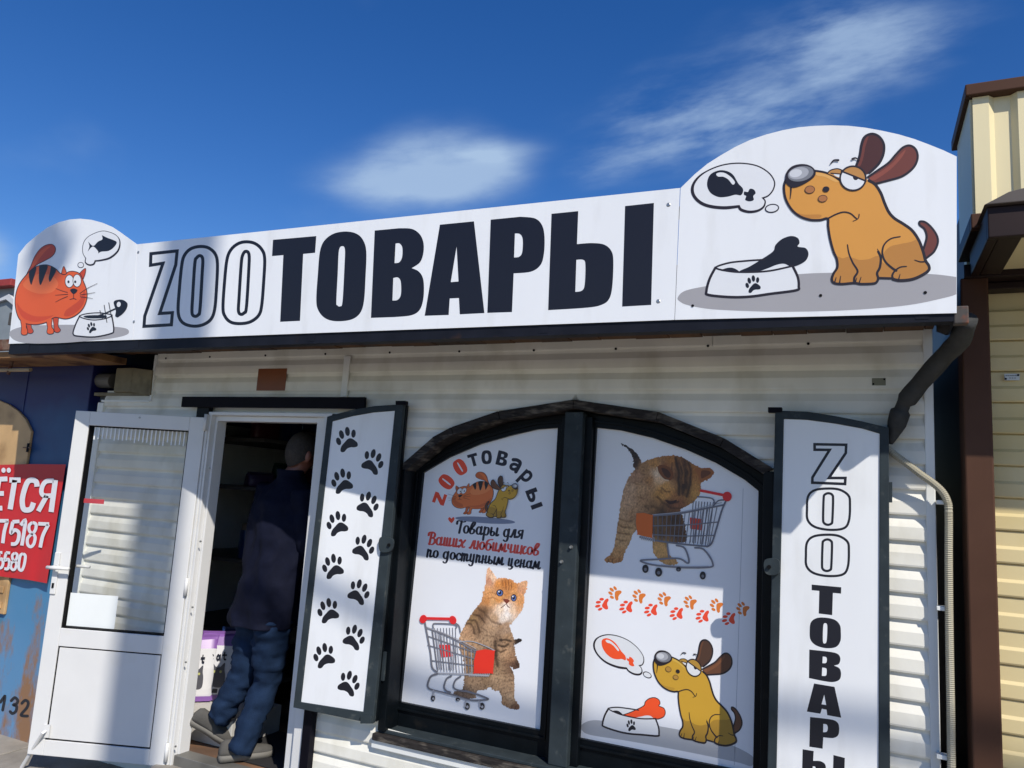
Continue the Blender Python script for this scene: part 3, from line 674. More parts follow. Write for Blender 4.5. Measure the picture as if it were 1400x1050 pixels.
letter([(458, 211, 1), (600, 197, 1), (670, 205), (705, 240), (716, 300), (712, 380), (695, 430), (650, 460), (568, 468, 1), (560, 653, 1), (442, 657, 1)], [[(574, 277, 1), (598, 280), (611, 305), (609, 365), (595, 388), (570, 392, 1)]], CC)
ab = Art().F('letter', [(749, 183, 1), (877, 170, 1), (871, 328, 1), (940, 323), (1000, 330), (1035, 360), (1045, 410), (1040, 530), (1025, 590), (990, 618), (920, 632), (733, 644, 1)], BLK, True, [[(868, 403, 1), (900, 403), (911, 425), (908, 520), (895, 550), (863, 557, 1)]])
ab.F('letter', [(1101, 146), (1239, 131), (1226, 619), (1087, 627)], BLK, False); ab.lay(SP, CC, sign, rough=GLOSS)
# --- dog cartoon (picture coordinates: CE)
TAN = (214, 150, 66); TAN2 = (186, 128, 58); TANL = (226, 170, 92); BR1 = (76, 40, 34); BR2 = (112, 58, 46); GR = (163, 161, 163); OUT = (36, 28, 34); SPOT = (172, 112, 62); LID = (190, 136, 72)
def dog():
    a = Art()
    a.F('tail', [(735, 540), (758, 536), (795, 562), (825, 602), (834, 642), (815, 688), (785, 715), (766, 728), (755, 690), (768, 650), (776, 612), (765, 575), (742, 556)], BR2)
    a.S('tail', [(755, 690), (768, 650), (776, 612), (765, 575), (740, 553), (742, 536), (770, 540), (802, 568), (828, 608), (833, 645), (815, 688), (785, 715), (766, 728)], 11.5, OUT)
    a.F('ear#1', [(412, 258), (432, 200), (442, 140), (458, 102), (495, 86), (532, 100), (556, 138), (555, 186), (536, 232), (505, 266), (482, 286), (460, 292)], BR1)
    a.F('ear#1', [(420, 245), (438, 200), (449, 145), (463, 110), (478, 100), (462, 150), (452, 205), (436, 250)], BR2)
    a.S('ear#1', [(412, 258), (432, 200), (442, 140), (458, 102), (495, 86), (532, 100), (556, 138), (555, 186), (536, 232), (505, 266), (482, 286)], 12.5, OUT)
    a.F('ear#2', [(475, 308), (520, 277), (580, 235), (620, 190), (655, 156), (690, 146), (720, 166), (730, 206), (715, 250), (680, 285), (640, 308), (580, 325), (515, 342)], BR2)
    a.F('ear#2', [(485, 312), (540, 280), (598, 238), (640, 192), (668, 168), (650, 205), (600, 260), (545, 302), (505, 325)], (140, 74, 58))
    a.S('ear#2', [(475, 308), (520, 277), (580, 235), (620, 190), (655, 156), (690, 146), (720, 166), (730, 206), (715, 250), (680, 285), (640, 308), (580, 325), (515, 342)], 11.5, OUT)
    body = [(150, 300), (200, 274), (252, 283), (300, 303), (340, 330), (400, 290), (455, 310), (480, 326), (512, 346), (541, 390), (560, 440), (582, 487), (612, 520), (660, 550), (702, 582), (736, 632), (758, 690), (770, 735), (787, 762), (786, 786), (750, 812), (700, 832), (640, 838), (600, 829), (528, 825), (520, 846), (500, 854), (440, 856), (405, 851), (340, 856), (300, 850), (290, 830), (300, 800), (318, 770), (315, 728), (298, 688), (280, 620), (271, 560), (268, 521), (230, 528), (180, 527), (130, 511), (90, 481), (62, 440), (48, 400), (45, 350), (80, 310)]
    a.F('body', body, TAN)
    a.F('body', [(316, 716), (345, 724), (380, 716), (392, 742), (420, 792), (404, 824), (404, 850), (340, 854), (300, 849), (292, 830), (301, 802), (319, 770)], TAN2)
    a.F('body', [(384, 722), (430, 732), (480, 728), (520, 712), (540, 722), (535, 770), (522, 800), (524, 845), (500, 853), (440, 855), (408, 850), (408, 824), (424, 792)], TAN2)
    a.F('body', [(556, 700), (590, 664), (645, 650), (695, 640), (724, 628), (737, 634), (758, 690), (771, 735), (786, 762), (785, 786), (750, 811), (700, 830), (640, 837), (605, 828), (602, 800), (566, 745)], TAN2)
    a.F('body', [(530, 745), (560, 752), (598, 790), (600, 822), (530, 822)], TAN2)
    a.F('body', [(100, 488), (150, 500), (230, 500), (228, 516), (180, 518), (130, 508)], (190, 128, 56))
    a.F('body', [(205, 284), (250, 291), (300, 312), (325, 332), (300, 330), (255, 308), (212, 300)], TANL)
    # back and belly lines, thicker on the back
    a.S('outline', [(480, 326), (512, 346), (541, 390), (560, 440), (582, 487), (612, 520), (660, 550), (702, 582), (736, 632), (758, 690), (770, 735), (787, 762), (786, 786), (750, 812), (700, 832), (640, 838), (604, 831)], 15, OUT)
    a.S('outline', [(602, 827), (560, 826), (528, 825)], 11.5, OUT)
    a.S('outline', [(528, 690), (541, 722), (536, 770), (522, 800), (527, 826), (520, 846), (500, 854), (440, 856), (405, 851), (340, 856), (300, 850), (290, 830), (300, 800), (318, 770), (315, 728), (298, 688), (280, 620), (271, 560), (268, 521), (230, 528), (180, 527), (130, 511), (90, 481), (62, 440), (48, 400), (45, 350), (60, 310)], 12.5, OUT)
    a.S('outline', [(195, 274), (252, 283), (300, 303), (338, 330)], 10, OUT)
    a.SV('outline', [(370, 655), (378, 700), (398, 748), (422, 790), (406, 822), (405, 850)], 6, 13, OUT)
    a.SV('outline', [(524, 676), (535, 705), (541, 725)], 3, 9, OUT)
    a.SV('outline', [(640, 613), (592, 624), (558, 655), (549, 700), (565, 742), (600, 775), (620, 787)], 6, 13, OUT)
    a.SV('outline', [(672, 766), (640, 770), (612, 790), (600, 812), (604, 832)], 6, 12, OUT)
    for p in ([(335, 815), (330, 848)], [(312, 822), (306, 842)], [(440, 820), (430, 850)], [(418, 824), (411, 846)], [(640, 805), (632, 834)]): a.SV('outline', p, 3, 7, OUT)
    a.SV('outline', [(715, 733), (745, 742), (772, 740)], 4, 8, OUT)
    a.SV('mouth', [(268, 521), (310, 499), (350, 487), (385, 494), (410, 515), (420, 522)], 8, 6, OUT); a.SV('mouth', [(430, 498), (425, 520), (398, 534)], 5, 3, OUT)
    a.SV('muzzle_line', [(80, 345), (80, 380), (76, 420)], 12, 3, OUT)
    a.F('far_eye', [(268, 287), (285, 272), (320, 265), (352, 275), (340, 300), (326, 312), (295, 300)], LID); a.S('far_eye', [(268, 287), (285, 272), (320, 265), (352, 278)], 6, OUT)
    a.F('far_eye', [(300, 293), (330, 290), (328, 308), (312, 304)], WHT, True); a.S('far_eye', [(285, 288), (330, 292)], 6, OUT)
    a.E('eye', 398, 314, 66, 62, 0, LID); 
    a.F('eye', [(336, 282, 1), (400, 302), (462, 326, 1), (452, 348), (428, 368), (398, 376), (366, 366), (342, 342), (333, 312)], WHT)
    a.F('eye', [(400, 300), (424, 310), (420, 321), (408, 323), (399, 314)], OUT)
    a.S('eye', [(340, 278), (400, 302), (464, 328)], 9, OUT); a.ES('eye', 398, 314, 66, 62, 0, 9, OUT)
    a.F('nose', [(50, 322), (56, 285), (82, 255), (120, 242), (160, 243), (192, 258), (207, 282), (200, 306), (170, 330), (130, 352), (92, 362), (62, 348)], OUT)
    a.E('nose', 130, 291, 67, 38, -12, (120, 122, 128)); a.E('nose', 120, 288, 52, 30, -12, (168, 170, 176)); a.E('nose', 105, 288, 32, 20, -12, (206, 208, 212))
    for x, y, rx, ry, c in ((177, 372, 25, 19, SPOT), (260, 370, 16, 13, OUT), (243, 418, 23, 17, SPOT)):
        a.E('freckle#%d' % x, x, y, rx, ry, -8, c); a.ES('freckle#%d' % x, x, y, rx, ry, -8, 3, OUT)
    a.SV('eyebrow', [(283, 240), (300, 222), (323, 221)], 5, 11, OUT); a.SV('eyebrow#2', [(395, 215), (412, 210), (432, 222)], 11, 5, OUT)
    return a
def bubble(fill=BLK):
    a = Art(); B = [(350, 237), (430, 250), (490, 285), (520, 330), (515, 370), (490, 402), (460, 415, 1), (473, 432), (465, 460), (435, 480), (390, 486), (350, 475), (338, 458, 1), (260, 465), (180, 455), (130, 430), (102, 390), (105, 345), (140, 300), (200, 265), (270, 243)]
    a.F('bubble', B, WHT)
    k = smooth2(B); cx_, cy_ = 310, 350
    ws = [7+9*max(0, min(1, ((cx_-x)*.5+(y-cy_))/130)) for x, y in k]
    a.I.append(('bubble', 'S', ribbon(k, ws, True), None, OUT))
    a.E('small_bubble', 508, 468, 34, 20, -8, WHT); a.ES('small_bubble', 508, 468, 34, 20, -8, 6, OUT)
    a.F('drumstick', [(240, 273), (280, 278), (310, 298), (335, 340), (360, 370), (350, 400), (320, 398), (280, 408), (235, 410), (195, 390), (176, 355), (180, 315), (200, 288)], fill)
    a.F('drumstick', [(222, 292), (240, 284), (268, 288), (300, 310), (318, 335), (306, 346), (284, 320), (258, 306), (232, 305)], WHT)
    a.F('drumstick', [(366, 382), (384, 384), (395, 368), (415, 372), (424, 390), (412, 405), (414, 425), (392, 432), (371, 424), (376, 405), (365, 398)], fill)
    return a
def bowl(fill=BLK):
    a = Art(); a.F('bowl', [(218, 772), (188, 830), (172, 892), (184, 912), (300, 922), (400, 920), (500, 906), (632, 888), (645, 868), (640, 820), (612, 762), (500, 745), (380, 735), (270, 748)], WHT)
    a.F('bowl', [(225, 775), (270, 752), (360, 742), (450, 742), (440, 760), (380, 790), (300, 788)], WHT)
    a.F('food', [(245, 788), (262, 778), (290, 772), (315, 776), (338, 792), (300, 794)], BLK)
    a.F('bone', [(342, 792), (390, 768), (440, 738), (512, 690), (526, 656), (560, 625), (605, 610), (640, 620), (649, 645), (640, 664), (680, 672), (695, 700), (682, 735), (640, 760), (605, 766), (570, 752), (530, 758), (485, 776), (430, 792)], fill)
    if fill != BLK: a.S('bone', [(342, 792), (390, 768), (440, 738), (512, 690), (526, 656), (560, 625), (605, 610), (640, 620), (649, 645), (640, 664), (680, 672), (695, 700), (682, 735), (640, 760), (605, 766)], 6, OUT)
    a.S('bowl_outline', [(218, 772), (188, 830), (172, 892), (184, 912), (300, 923), (400, 920), (500, 906), (632, 888), (645, 868), (640, 820), (614, 764)], 13, OUT)
    a.S('bowl_outline', [(470, 731), (380, 737), (285, 748), (220, 773), (300, 792), (400, 795), (500, 788), (612, 764)], 9, OUT)
    paw(a, 'paw_mark', 418, 875, .66, 1, BLK)
    return a
def layp(name, plane, parent, arts, off=.0008, rec=None):
    """a printed picture: one part with its shapes as sub-parts"""
    art, fn = arts[0]; key0 = art.I[0][0]
    root_art = Art(); root_art.I = [i for i in art.I if i[0] == key0]
    root = root_art.lay(plane, fn, parent, off=off, recolour=rec)[0]; root.name = name; WO[root.name] = WO[parent.name]
    o = off+.0003
    for art, fn in arts:
        rest = Art(); rest.I = [i for i in art.I if not (art is arts[0][0] and i[0] == key0)]
        rest.lay(plane, fn, root, off=o, recolour=rec); o += .00005*len(rest.I)
    return root
fl = Art().F('floor_shadow', [(25, 925), (60, 892), (165, 868), (400, 830), (650, 805), (825, 798), (1000, 797), (1200, 800), (1350, 807), (1453, 820, 1), (1453, 908, 1), (1400, 925), (1200, 965), (900, 990), (600, 998), (400, 995), (200, 985), (80, 965), (35, 945)], GR)
fl.lay(SP, CD, sign)
layp('dog_picture', SP, sign, [(dog(), CE)]); layp('bubble_picture', SP, sign, [(bubble(), CD)]); layp('bowl_picture', SP, sign, [(bowl(), CD)])
# --- cat cartoon (picture coordinates: CA)
CAT = (222, 92, 40); CAT2 = (196, 70, 34); CATL = (232, 112, 58)
def cat():
    a = Art()
    tail = [(172, 455), (200, 400), (225, 340), (260, 290), (300, 263), (340, 258), (361, 280), (358, 312), (335, 340), (290, 366), (240, 392), (212, 420), (195, 450)]
    a.F('tail', tail, CAT2); a.F('tail', [(205, 402), (232, 345), (268, 300), (305, 276), (330, 272), (300, 300), (262, 345), (228, 392)], CAT); a.S('tail', tail[:-1], 4, OUT)
    for pts in ([(170, 780), (178, 812), (182, 836), (205, 840), (218, 825), (205, 800), (205, 775)], [(345, 740), (352, 790), (355, 826), (378, 834), (395, 818), (380, 790), (382, 740)]): a.F('leg#b%d' % pts[0][0], pts, CAT2); a.S('leg#b%d' % pts[0][0], pts, 4, OUT)
    ear = [(400, 455), (406, 425), (416, 402), (428, 425), (436, 450)]; ear2 = [(515, 455), (530, 435), (558, 415), (556, 450), (540, 490)]
    a.F('ear', ear, CAT); a.S('ear', ear, 4, OUT); a.F('ear#2', ear2, CAT2); a.S('ear#2', ear2, 4, OUT)
    body = [(178, 450), (130, 510), (106, 570), (98, 640), (110, 710), (136, 757), (180, 778), (240, 782), (300, 768), (345, 740), (370, 735), (430, 745), (490, 725), (540, 680), (566, 620), (566, 560), (545, 500), (520, 450), (480, 434), (445, 438), (425, 455), (395, 448), (360, 415), (310, 393), (260, 396), (215, 415)]
    a.F('body', body, CAT)
    a.F('body', [(110, 640), (125, 700), (160, 745), (230, 765), (300, 750), (350, 722), (300, 728), (220, 725), (150, 690)], (206, 72, 34)); a.F('body', [(150, 520), (190, 560), (260, 580), (340, 570), (380, 520), (350, 470), (280, 450), (200, 470)], CATL)
    a.F('body', [(470, 720), (530, 670), (556, 610), (552, 560), (520, 620), (470, 660), (430, 690), (420, 725)], CAT2)
    a.S('outline', body, 5, OUT, closed=True)
    for pts in ([(190, 440), (215, 412), (236, 404), (232, 440), (214, 495), (204, 522), (192, 490)], [(258, 398), (285, 392), (312, 400), (296, 450), (268, 520), (256, 505), (254, 450)], [(334, 404), (352, 412), (366, 430), (346, 470), (326, 503), (318, 480), (326, 440)]): a.F('stripe#%d' % pts[0][0], pts, DARK)
    for pts in ([(134, 755), (140, 800), (138, 838), (152, 850), (176, 845), (180, 820), (172, 800), (172, 778)], [(303, 765), (310, 800), (306, 832), (322, 844), (348, 838), (350, 815), (338, 795), (340, 745)]): a.F('leg#f%d' % pts[0][0], pts, CAT); a.S('leg#f%d' % pts[0][0], pts, 4, OUT)
    a.E('eye', 453, 499, 28, 41, 0, WHT); a.ES('eye', 453, 499, 28, 41, 0, 4, OUT); a.E('eye#2', 503, 495, 27, 41, 0, WHT); a.ES('eye#2', 503, 495, 27, 41, 0, 4, OUT)
    a.E('eye', 447, 503, 7, 9, 0, OUT); a.E('eye#2', 491, 503, 7, 9, 0, OUT)
    a.F('nose', [(458, 555), (480, 546), (505, 556), (495, 575), (480, 582), (468, 574)], OUT)
    a.SV('mouth', [(480, 582), (480, 612)], 4, 4, OUT); a.S('mouth', [(456, 618), (480, 612), (497, 618)], 4, OUT)
    for p in ([(440, 572), (400, 560), (365, 546)], [(442, 584), (400, 587), (360, 590)], [(440, 598), (400, 615), (362, 635)], [(522, 578), (570, 545), (635, 513)], [(524, 588), (575, 580), (620, 572)], [(524, 600), (570, 606), (605, 612)]): a.SV('whiskers', p, 4, 2, OUT)
    return a
def fishbubble():
    a = Art(); B = [(660, 172), (720, 180), (765, 205), (783, 245), (770, 300), (720, 345), (660, 362), (622, 366, 1), (610, 388), (580, 392), (557, 375), (560, 350, 1), (540, 310), (545, 250), (580, 205)]
    a.F('bubble', B, WHT); k = smooth2(B); ws = [4+9*max(0, min(1, ((x-660)*.6+(y-270))/120)) for x, y in k]; a.I.append(('bubble', 'S', ribbon(k, ws, True), None, OUT))
    a.E('small_bubble', 527, 393, 19, 17, 0, WHT); a.ES('small_bubble', 527, 393, 19, 17, 0, 4, OUT)
    a.F('fish', [(575, 240, 1), (608, 268), (640, 240), (668, 225), (665, 198, 1), (700, 215), (740, 230), (762, 245), (745, 275), (710, 300), (660, 306), (642, 318, 1), (638, 300), (606, 272), (572, 305, 1), (584, 270)], BLK); return a
def fishbowl():
    a = Art(); a.F('bowl', [(520, 725), (490, 790), (478, 845), (520, 858), (620, 862), (725, 840), (742, 820), (738, 770), (730, 720), (620, 706)], WHT)
    a.F('food', [(545, 730), (570, 722), (640, 720), (690, 722), (690, 738), (620, 742), (570, 740)], BLK)
    a.S('bowl_outline', [(520, 725), (490, 790), (478, 845), (520, 858), (620, 862), (725, 840), (742, 820), (738, 770), (730, 725)], 9, OUT); a.S('bowl_outline', [(520, 728), (560, 712), (640, 705), (700, 712), (732, 722), (690, 742), (620, 752), (560, 745)], 7, OUT, closed=True)
    a.SV('fish_bone', [(600, 735), (670, 715), (750, 680)], 8, 10, BLK)
    for p in ([(652, 690), (668, 745)], [(680, 655), (698, 768)], [(710, 640), (728, 735)]): a.SV('fish_bone', p, 5, 5, BLK)
    a.F('fish_bone', [(742, 635), (770, 620), (805, 622), (832, 645), (825, 680), (800, 712), (768, 735, 1), (752, 725), (756, 690)], BLK); a.E('fish_bone', 775, 650, 13, 17, 10, WHT)
    paw(a, 'paw_mark', 604, 815, .52, 1, BLK, rot=-.1); return a
Art().F('floor_shadow', [(64, 830), (110, 805), (200, 790), (400, 783), (600, 786), (760, 797), (832, 812), (832, 845), (740, 870), (560, 890), (380, 903), (200, 905), (110, 890), (68, 860)], GR).lay(SP, CA, sign)
layp('cat_picture', SP, sign, [(cat(), CA)]); layp('fish_bubble_picture', SP, sign, [(fishbubble(), CA)]); layp('fish_bowl_picture', SP, sign, [(fishbowl(), CA)])
# ------------------------------------------------------------------ vertical letters on the right shutter
S1 = crop(1030, 540, 4.036); S2 = crop(1030, 790, 4.037)
def vl(pts, holes, fn, sm=True): Art().F('letter', pts, BLK, sm, holes).lay(SRP, fn, sR)
oletter([([(338, 272), (512, 275), (510, 320), (417, 458), (508, 458), (506, 491), (325, 484), (326, 455), (421, 303), (338, 302)], False)], 15, S1, SRP, sR)
for dy, dx in ((0, 0), (255, -6)):
    oletter([([(418+dx, 516+dy), (480+dx, 524+dy), (525+dx, 555+dy), (533+dx, 600+dy), (528+dx, 690+dy), (500+dx, 735+dy), (420+dx, 744+dy), (340+dx, 728+dy), (300+dx, 690+dy), (296+dx, 630+dy), (302+dx, 560+dy), (340+dx, 525+dy)], True),
             ([(414+dx, 542+dy), (434+dx, 550+dy), (440+dx, 575+dy), (436+dx, 690+dy), (430+dx, 710+dy), (409+dx, 716+dy), (390+dx, 706+dy), (385+dx, 680+dy), (388+dx, 570+dy), (394+dx, 550+dy)], True)], 13, S1, SRP, sR)
vl([(322, 37), (485, 52), (484, 87), (439, 83), (435, 206), (361, 197), (364, 72), (322, 68)], [], S2, False)
vl([(400, 220), (450, 232), (478, 262), (483, 305), (480, 350), (455, 382), (400, 388), (345, 372), (315, 340), (311, 290), (318, 245), (350, 222)], [[(397, 250), (408, 265), (405, 345), (395, 362), (384, 350), (386, 265)]], S2)
vl([(309, 396, 1), (420, 408), (465, 420), (480, 445), (472, 475), (445, 484, 1), (475, 500), (484, 530), (475, 562), (440, 575), (390, 570), (307, 553, 1)], [[(383, 434, 1), (402, 438), (406, 455), (400, 470), (381, 471, 1)], [(380, 495, 1), (402, 500), (405, 520), (400, 540), (378, 541, 1)]], S2)
vl([(335, 583), (448, 602), (485, 772), (408, 758), (404, 728), (378, 722), (370, 750), (295, 738)], [[(391, 645), (402, 702), (376, 698)]], S2, False)
vl([(313, 768, 1), (430, 782), (465, 800), (474, 830), (468, 868), (440, 884), (386, 880, 1), (382, 943, 1), (309, 932, 1)], [[(386, 806, 1), (405, 810), (411, 830), (404, 850), (385, 852, 1)]], S2)
ab = Art().F('letter', [(272, 946, 1), (333, 956, 1), (330, 1010, 1), (370, 1012), (396, 1030), (400, 1065), (392, 1105), (360, 1120), (268, 1105, 1)], BLK, True, [[(328, 1040, 1), (342, 1044), (344, 1075), (326, 1080, 1)]]); ab.F('letter', [(442, 978), (505, 994), (500, 1145), (438, 1130)], BLK, False); ab.lay(SRP, S2, sR)
# ------------------------------------------------------------------ window posters
def poster(L, label):
    V, F = prism([Vector((v.x, YP+.006, v.z)) for v in grow([Vector((v.x, 0, v.z)) for v in L], .006, 0)], [], (0, -1, 0), .006)
    o = recalc(mesh('window_poster', V, F, M_POST, None, origin=(sum(v.x for v in L)/len(L), YP, zbot))); return tag(o, label, 'poster', 'posters in the arched window')
posL = poster(LPW, 'white poster with curved shop name, slogan and standing kitten, left arched pane')
posR = poster(RPW, 'white poster with kitten in cart, orange paw prints and cartoon dog, right arched pane')
K5 = crop(560, 590, 7.0); K6 = crop(570, 690, 7.7778); L2 = crop(540, 770, 4.567); R3 = crop(790, 560, 4.374); W4 = crop(780, 780, 3.889)
RED = (240, 76, 46); ORA = (222, 122, 48)
# right poster: orange paw prints
for i, (x, y) in enumerate([(240, 122), (368, 138), (502, 153), (640, 170), (780, 187), (920, 205)]):
    a = Art(); paw(a, 'paw_print', x+10, y+6, .56, 1, ORA, rot=-.75); a.lay(PP, W4, posR, step=.0001)
for i, (x, y) in enumerate([(172, 182), (300, 197), (432, 213), (568, 232), (706, 246), (846, 259)]):
    a = Art(); paw(a, 'paw_print', x+14, y-2, .58, -1, RED, rot=-1.9); a.lay(PP, W4, posR, step=.0001)
OCH = (204, 158, 50); OCH2 = (172, 132, 46)
REC = {TAN: OCH, TAN2: OCH2, TANL: (216, 176, 74), SPOT: (178, 134, 58), LID: (180, 138, 56), (190, 128, 56): (186, 142, 46), BR1: (80, 54, 40), BR2: (104, 66, 44), (140, 74, 58): (124, 78, 50)}
Art().F('floor_shadow', [(60, 820), (110, 797), (190, 800), (400, 818), (570, 845), (700, 875), (860, 930), (950, 975), (972, 1000), (960, 1040), (880, 1018), (600, 960), (300, 905), (110, 875), (62, 850)], (176, 178, 182)).lay(PP, W4, posR)
f_dog = affine([(45, 360), (495, 86), (728, 180), (740, 538), (292, 835), (787, 775), (270, 521), (398, 314), (520, 850)], [(438, 505), (717, 368), (857, 470), (860, 735), (580, 870), (876, 905), (574, 640), (660, 513), (718, 915)])
layp('dog_picture', PP, posR, [(dog(), comp(W4, f_dog))], rec=REC)
f_bub = affine([(102, 370), (350, 237), (520, 330), (508, 468), (390, 486)], [(138, 415), (235, 348), (409, 450), (396, 556), (335, 548)])
layp('bubble_picture', PP, posR, [(bubble((244, 84, 36)), comp(W4, f_bub))])
f_bow = affine([(175, 905), (640, 880), (218, 772), (612, 764), (605, 612), (692, 700)], [(172, 822), (465, 878), (202, 735), (455, 786), (447, 680), (502, 750)])
layp('bowl_picture', PP, posR, [(bowl((244, 84, 36)), comp(W4, f_bow))])
# left poster: logo
Art().E('floor_shadow', 723, 848, 288, 30, 4, (128, 138, 160)).lay(PP, K5, posL)
f_scat = affine([(340, 258), (98, 640), (566, 590), (556, 420), (415, 402), (325, 842), (155, 848)], [(650, 402), (806, 600), (414, 640), (450, 512), (565, 502), (560, 790), (712, 800)])
layp('cat_picture', PP, posL, [(cat(), comp(K5, f_scat))], rec={CAT: (224, 116, 58), CAT2: (200, 98, 50), CATL: (232, 134, 76), (206, 72, 34): (206, 100, 52)})
f_sdog = affine([(50, 310), (495, 86), (728, 180), (270, 521), (292, 835), (787, 775)], [(1042, 520), (868, 432), (778, 478), (938, 650), (918, 815), (738, 790)])
layp('dog_picture', PP, posL, [(dog(), comp(K5, f_sdog))], off=.006, rec=REC)
def arcl(kind, x, y, s, col, sx=1.0):
    cx_, cy_ = 755, 800; v = Vector((x-cx_, y-cy_)).normalized(); ex = Vector((-v.y, v.x)); ey = v
    fn = comp(K5, lambda a, b: (x+ex.x*a*s*sx+ey.x*b*s, y+ex.y*a*s*sx+ey.y*b*s)); A = Art(); w = .30
    if kind == 'Z': A.F('letter', [(-.48, .5), (.45, .5), (.45, .22), (-.05, -.24), (.48, -.24), (.48, -.5), (-.5, -.5), (-.5, -.22), (0, .24), (-.48, .24)], col, False)
    elif kind == 'O': A.F('letter', [(0, .52), (.30, .46), (.46, .2), (.46, -.2), (.30, -.46), (0, -.52), (-.30, -.46), (-.46, -.2), (-.46, .2), (-.30, .46)], col, True, [[(0, .34), (.055, .25), (.055, -.25), (0, -.34), (-.055, -.25), (-.055, .25)]])
    elif kind == 'т': A.F('letter', [(-.46, .5), (.46, .5), (.46, .26), (.15, .26), (.15, -.5), (-.15, -.5), (-.15, .26), (-.46, .26)], col, False)
    elif kind == 'о': A.F('letter', [(0, .52), (.34, .42), (.46, 0), (.34, -.42), (0, -.52), (-.34, -.42), (-.46, 0), (-.34, .42)], col, True, [[(0, .30), (.13, .2), (.16, 0), (.13, -.2), (0, -.30), (-.13, -.2), (-.16, 0), (-.13, .2)]])
    elif kind == 'В': A.F('letter', [(-.42, .5, 1), (.1, .5), (.38, .4), (.38, .15), (.2, .03, 1), (.42, -.08), (.46, -.35), (.2, -.5), (-.42, -.5, 1)], col, True, [[(-.12, .3, 1), (.08, .28), (.08, .12), (-.12, .10, 1)], [(-.12, -.1, 1), (.12, -.12), (.12, -.28), (-.12, -.3, 1)]])
    elif kind == 'а': A.S('letter', [(-.36, .3), (-.05, .42), (.26, .3), (.28, -.45)], .28, col); A.S('letter', [(.2, .06), (-.1, .04), (-.28, -.14), (-.2, -.36), (.04, -.36), (.2, -.2)], .24, col)
    elif kind == 'р': A.S('letter', [(-.3, .45), (-.3, -.95)], .29, col, sm=False, caps=False); A.S('letter', [(-.3, .2), (-.05, .4), (.26, .3), (.34, 0), (.24, -.3), (-.05, -.4), (-.3, -.28)], .27, col)
    elif kind == 'ы': A.S('letter', [(-.48, .5), (-.48, -.5)], .28, col, sm=False, caps=False); A.S('letter', [(-.48, .06), (-.15, .06), (.05, -.1), (.02, -.32), (-.2, -.38), (-.48, -.37)], .25, col); A.S('letter', [(.5, .5), (.5, -.5)], .28, col, sm=False, caps=False)
    A.lay(PP, fn, posL, step=.0001)
NVY = (22, 22, 42)
for kd, x, y, s, c_, sx in (('Z', 287, 640, 118, RED, .95), ('O', 353, 481, 150, RED, .82), ('O', 483, 340, 150, RED, .82), ('т', 610, 272, 120, NVY, .85), ('о', 737, 246, 128, NVY, .85), ('В', 884, 257, 138, NVY, .85), ('а', 1013, 322, 120, NVY, 1.0), ('р', 1118, 425, 112, NVY, .95), ('ы', 1190, 640, 112, NVY, 1.35)): arcl(kd, x, y, s, c_, sx)
Art().F('heart', [(367, 197, 1), (340, 170), (333, 145), (350, 133), (367, 150, 1), (385, 132), (400, 146), (392, 172)], RED).lay(PP, K6, posL)
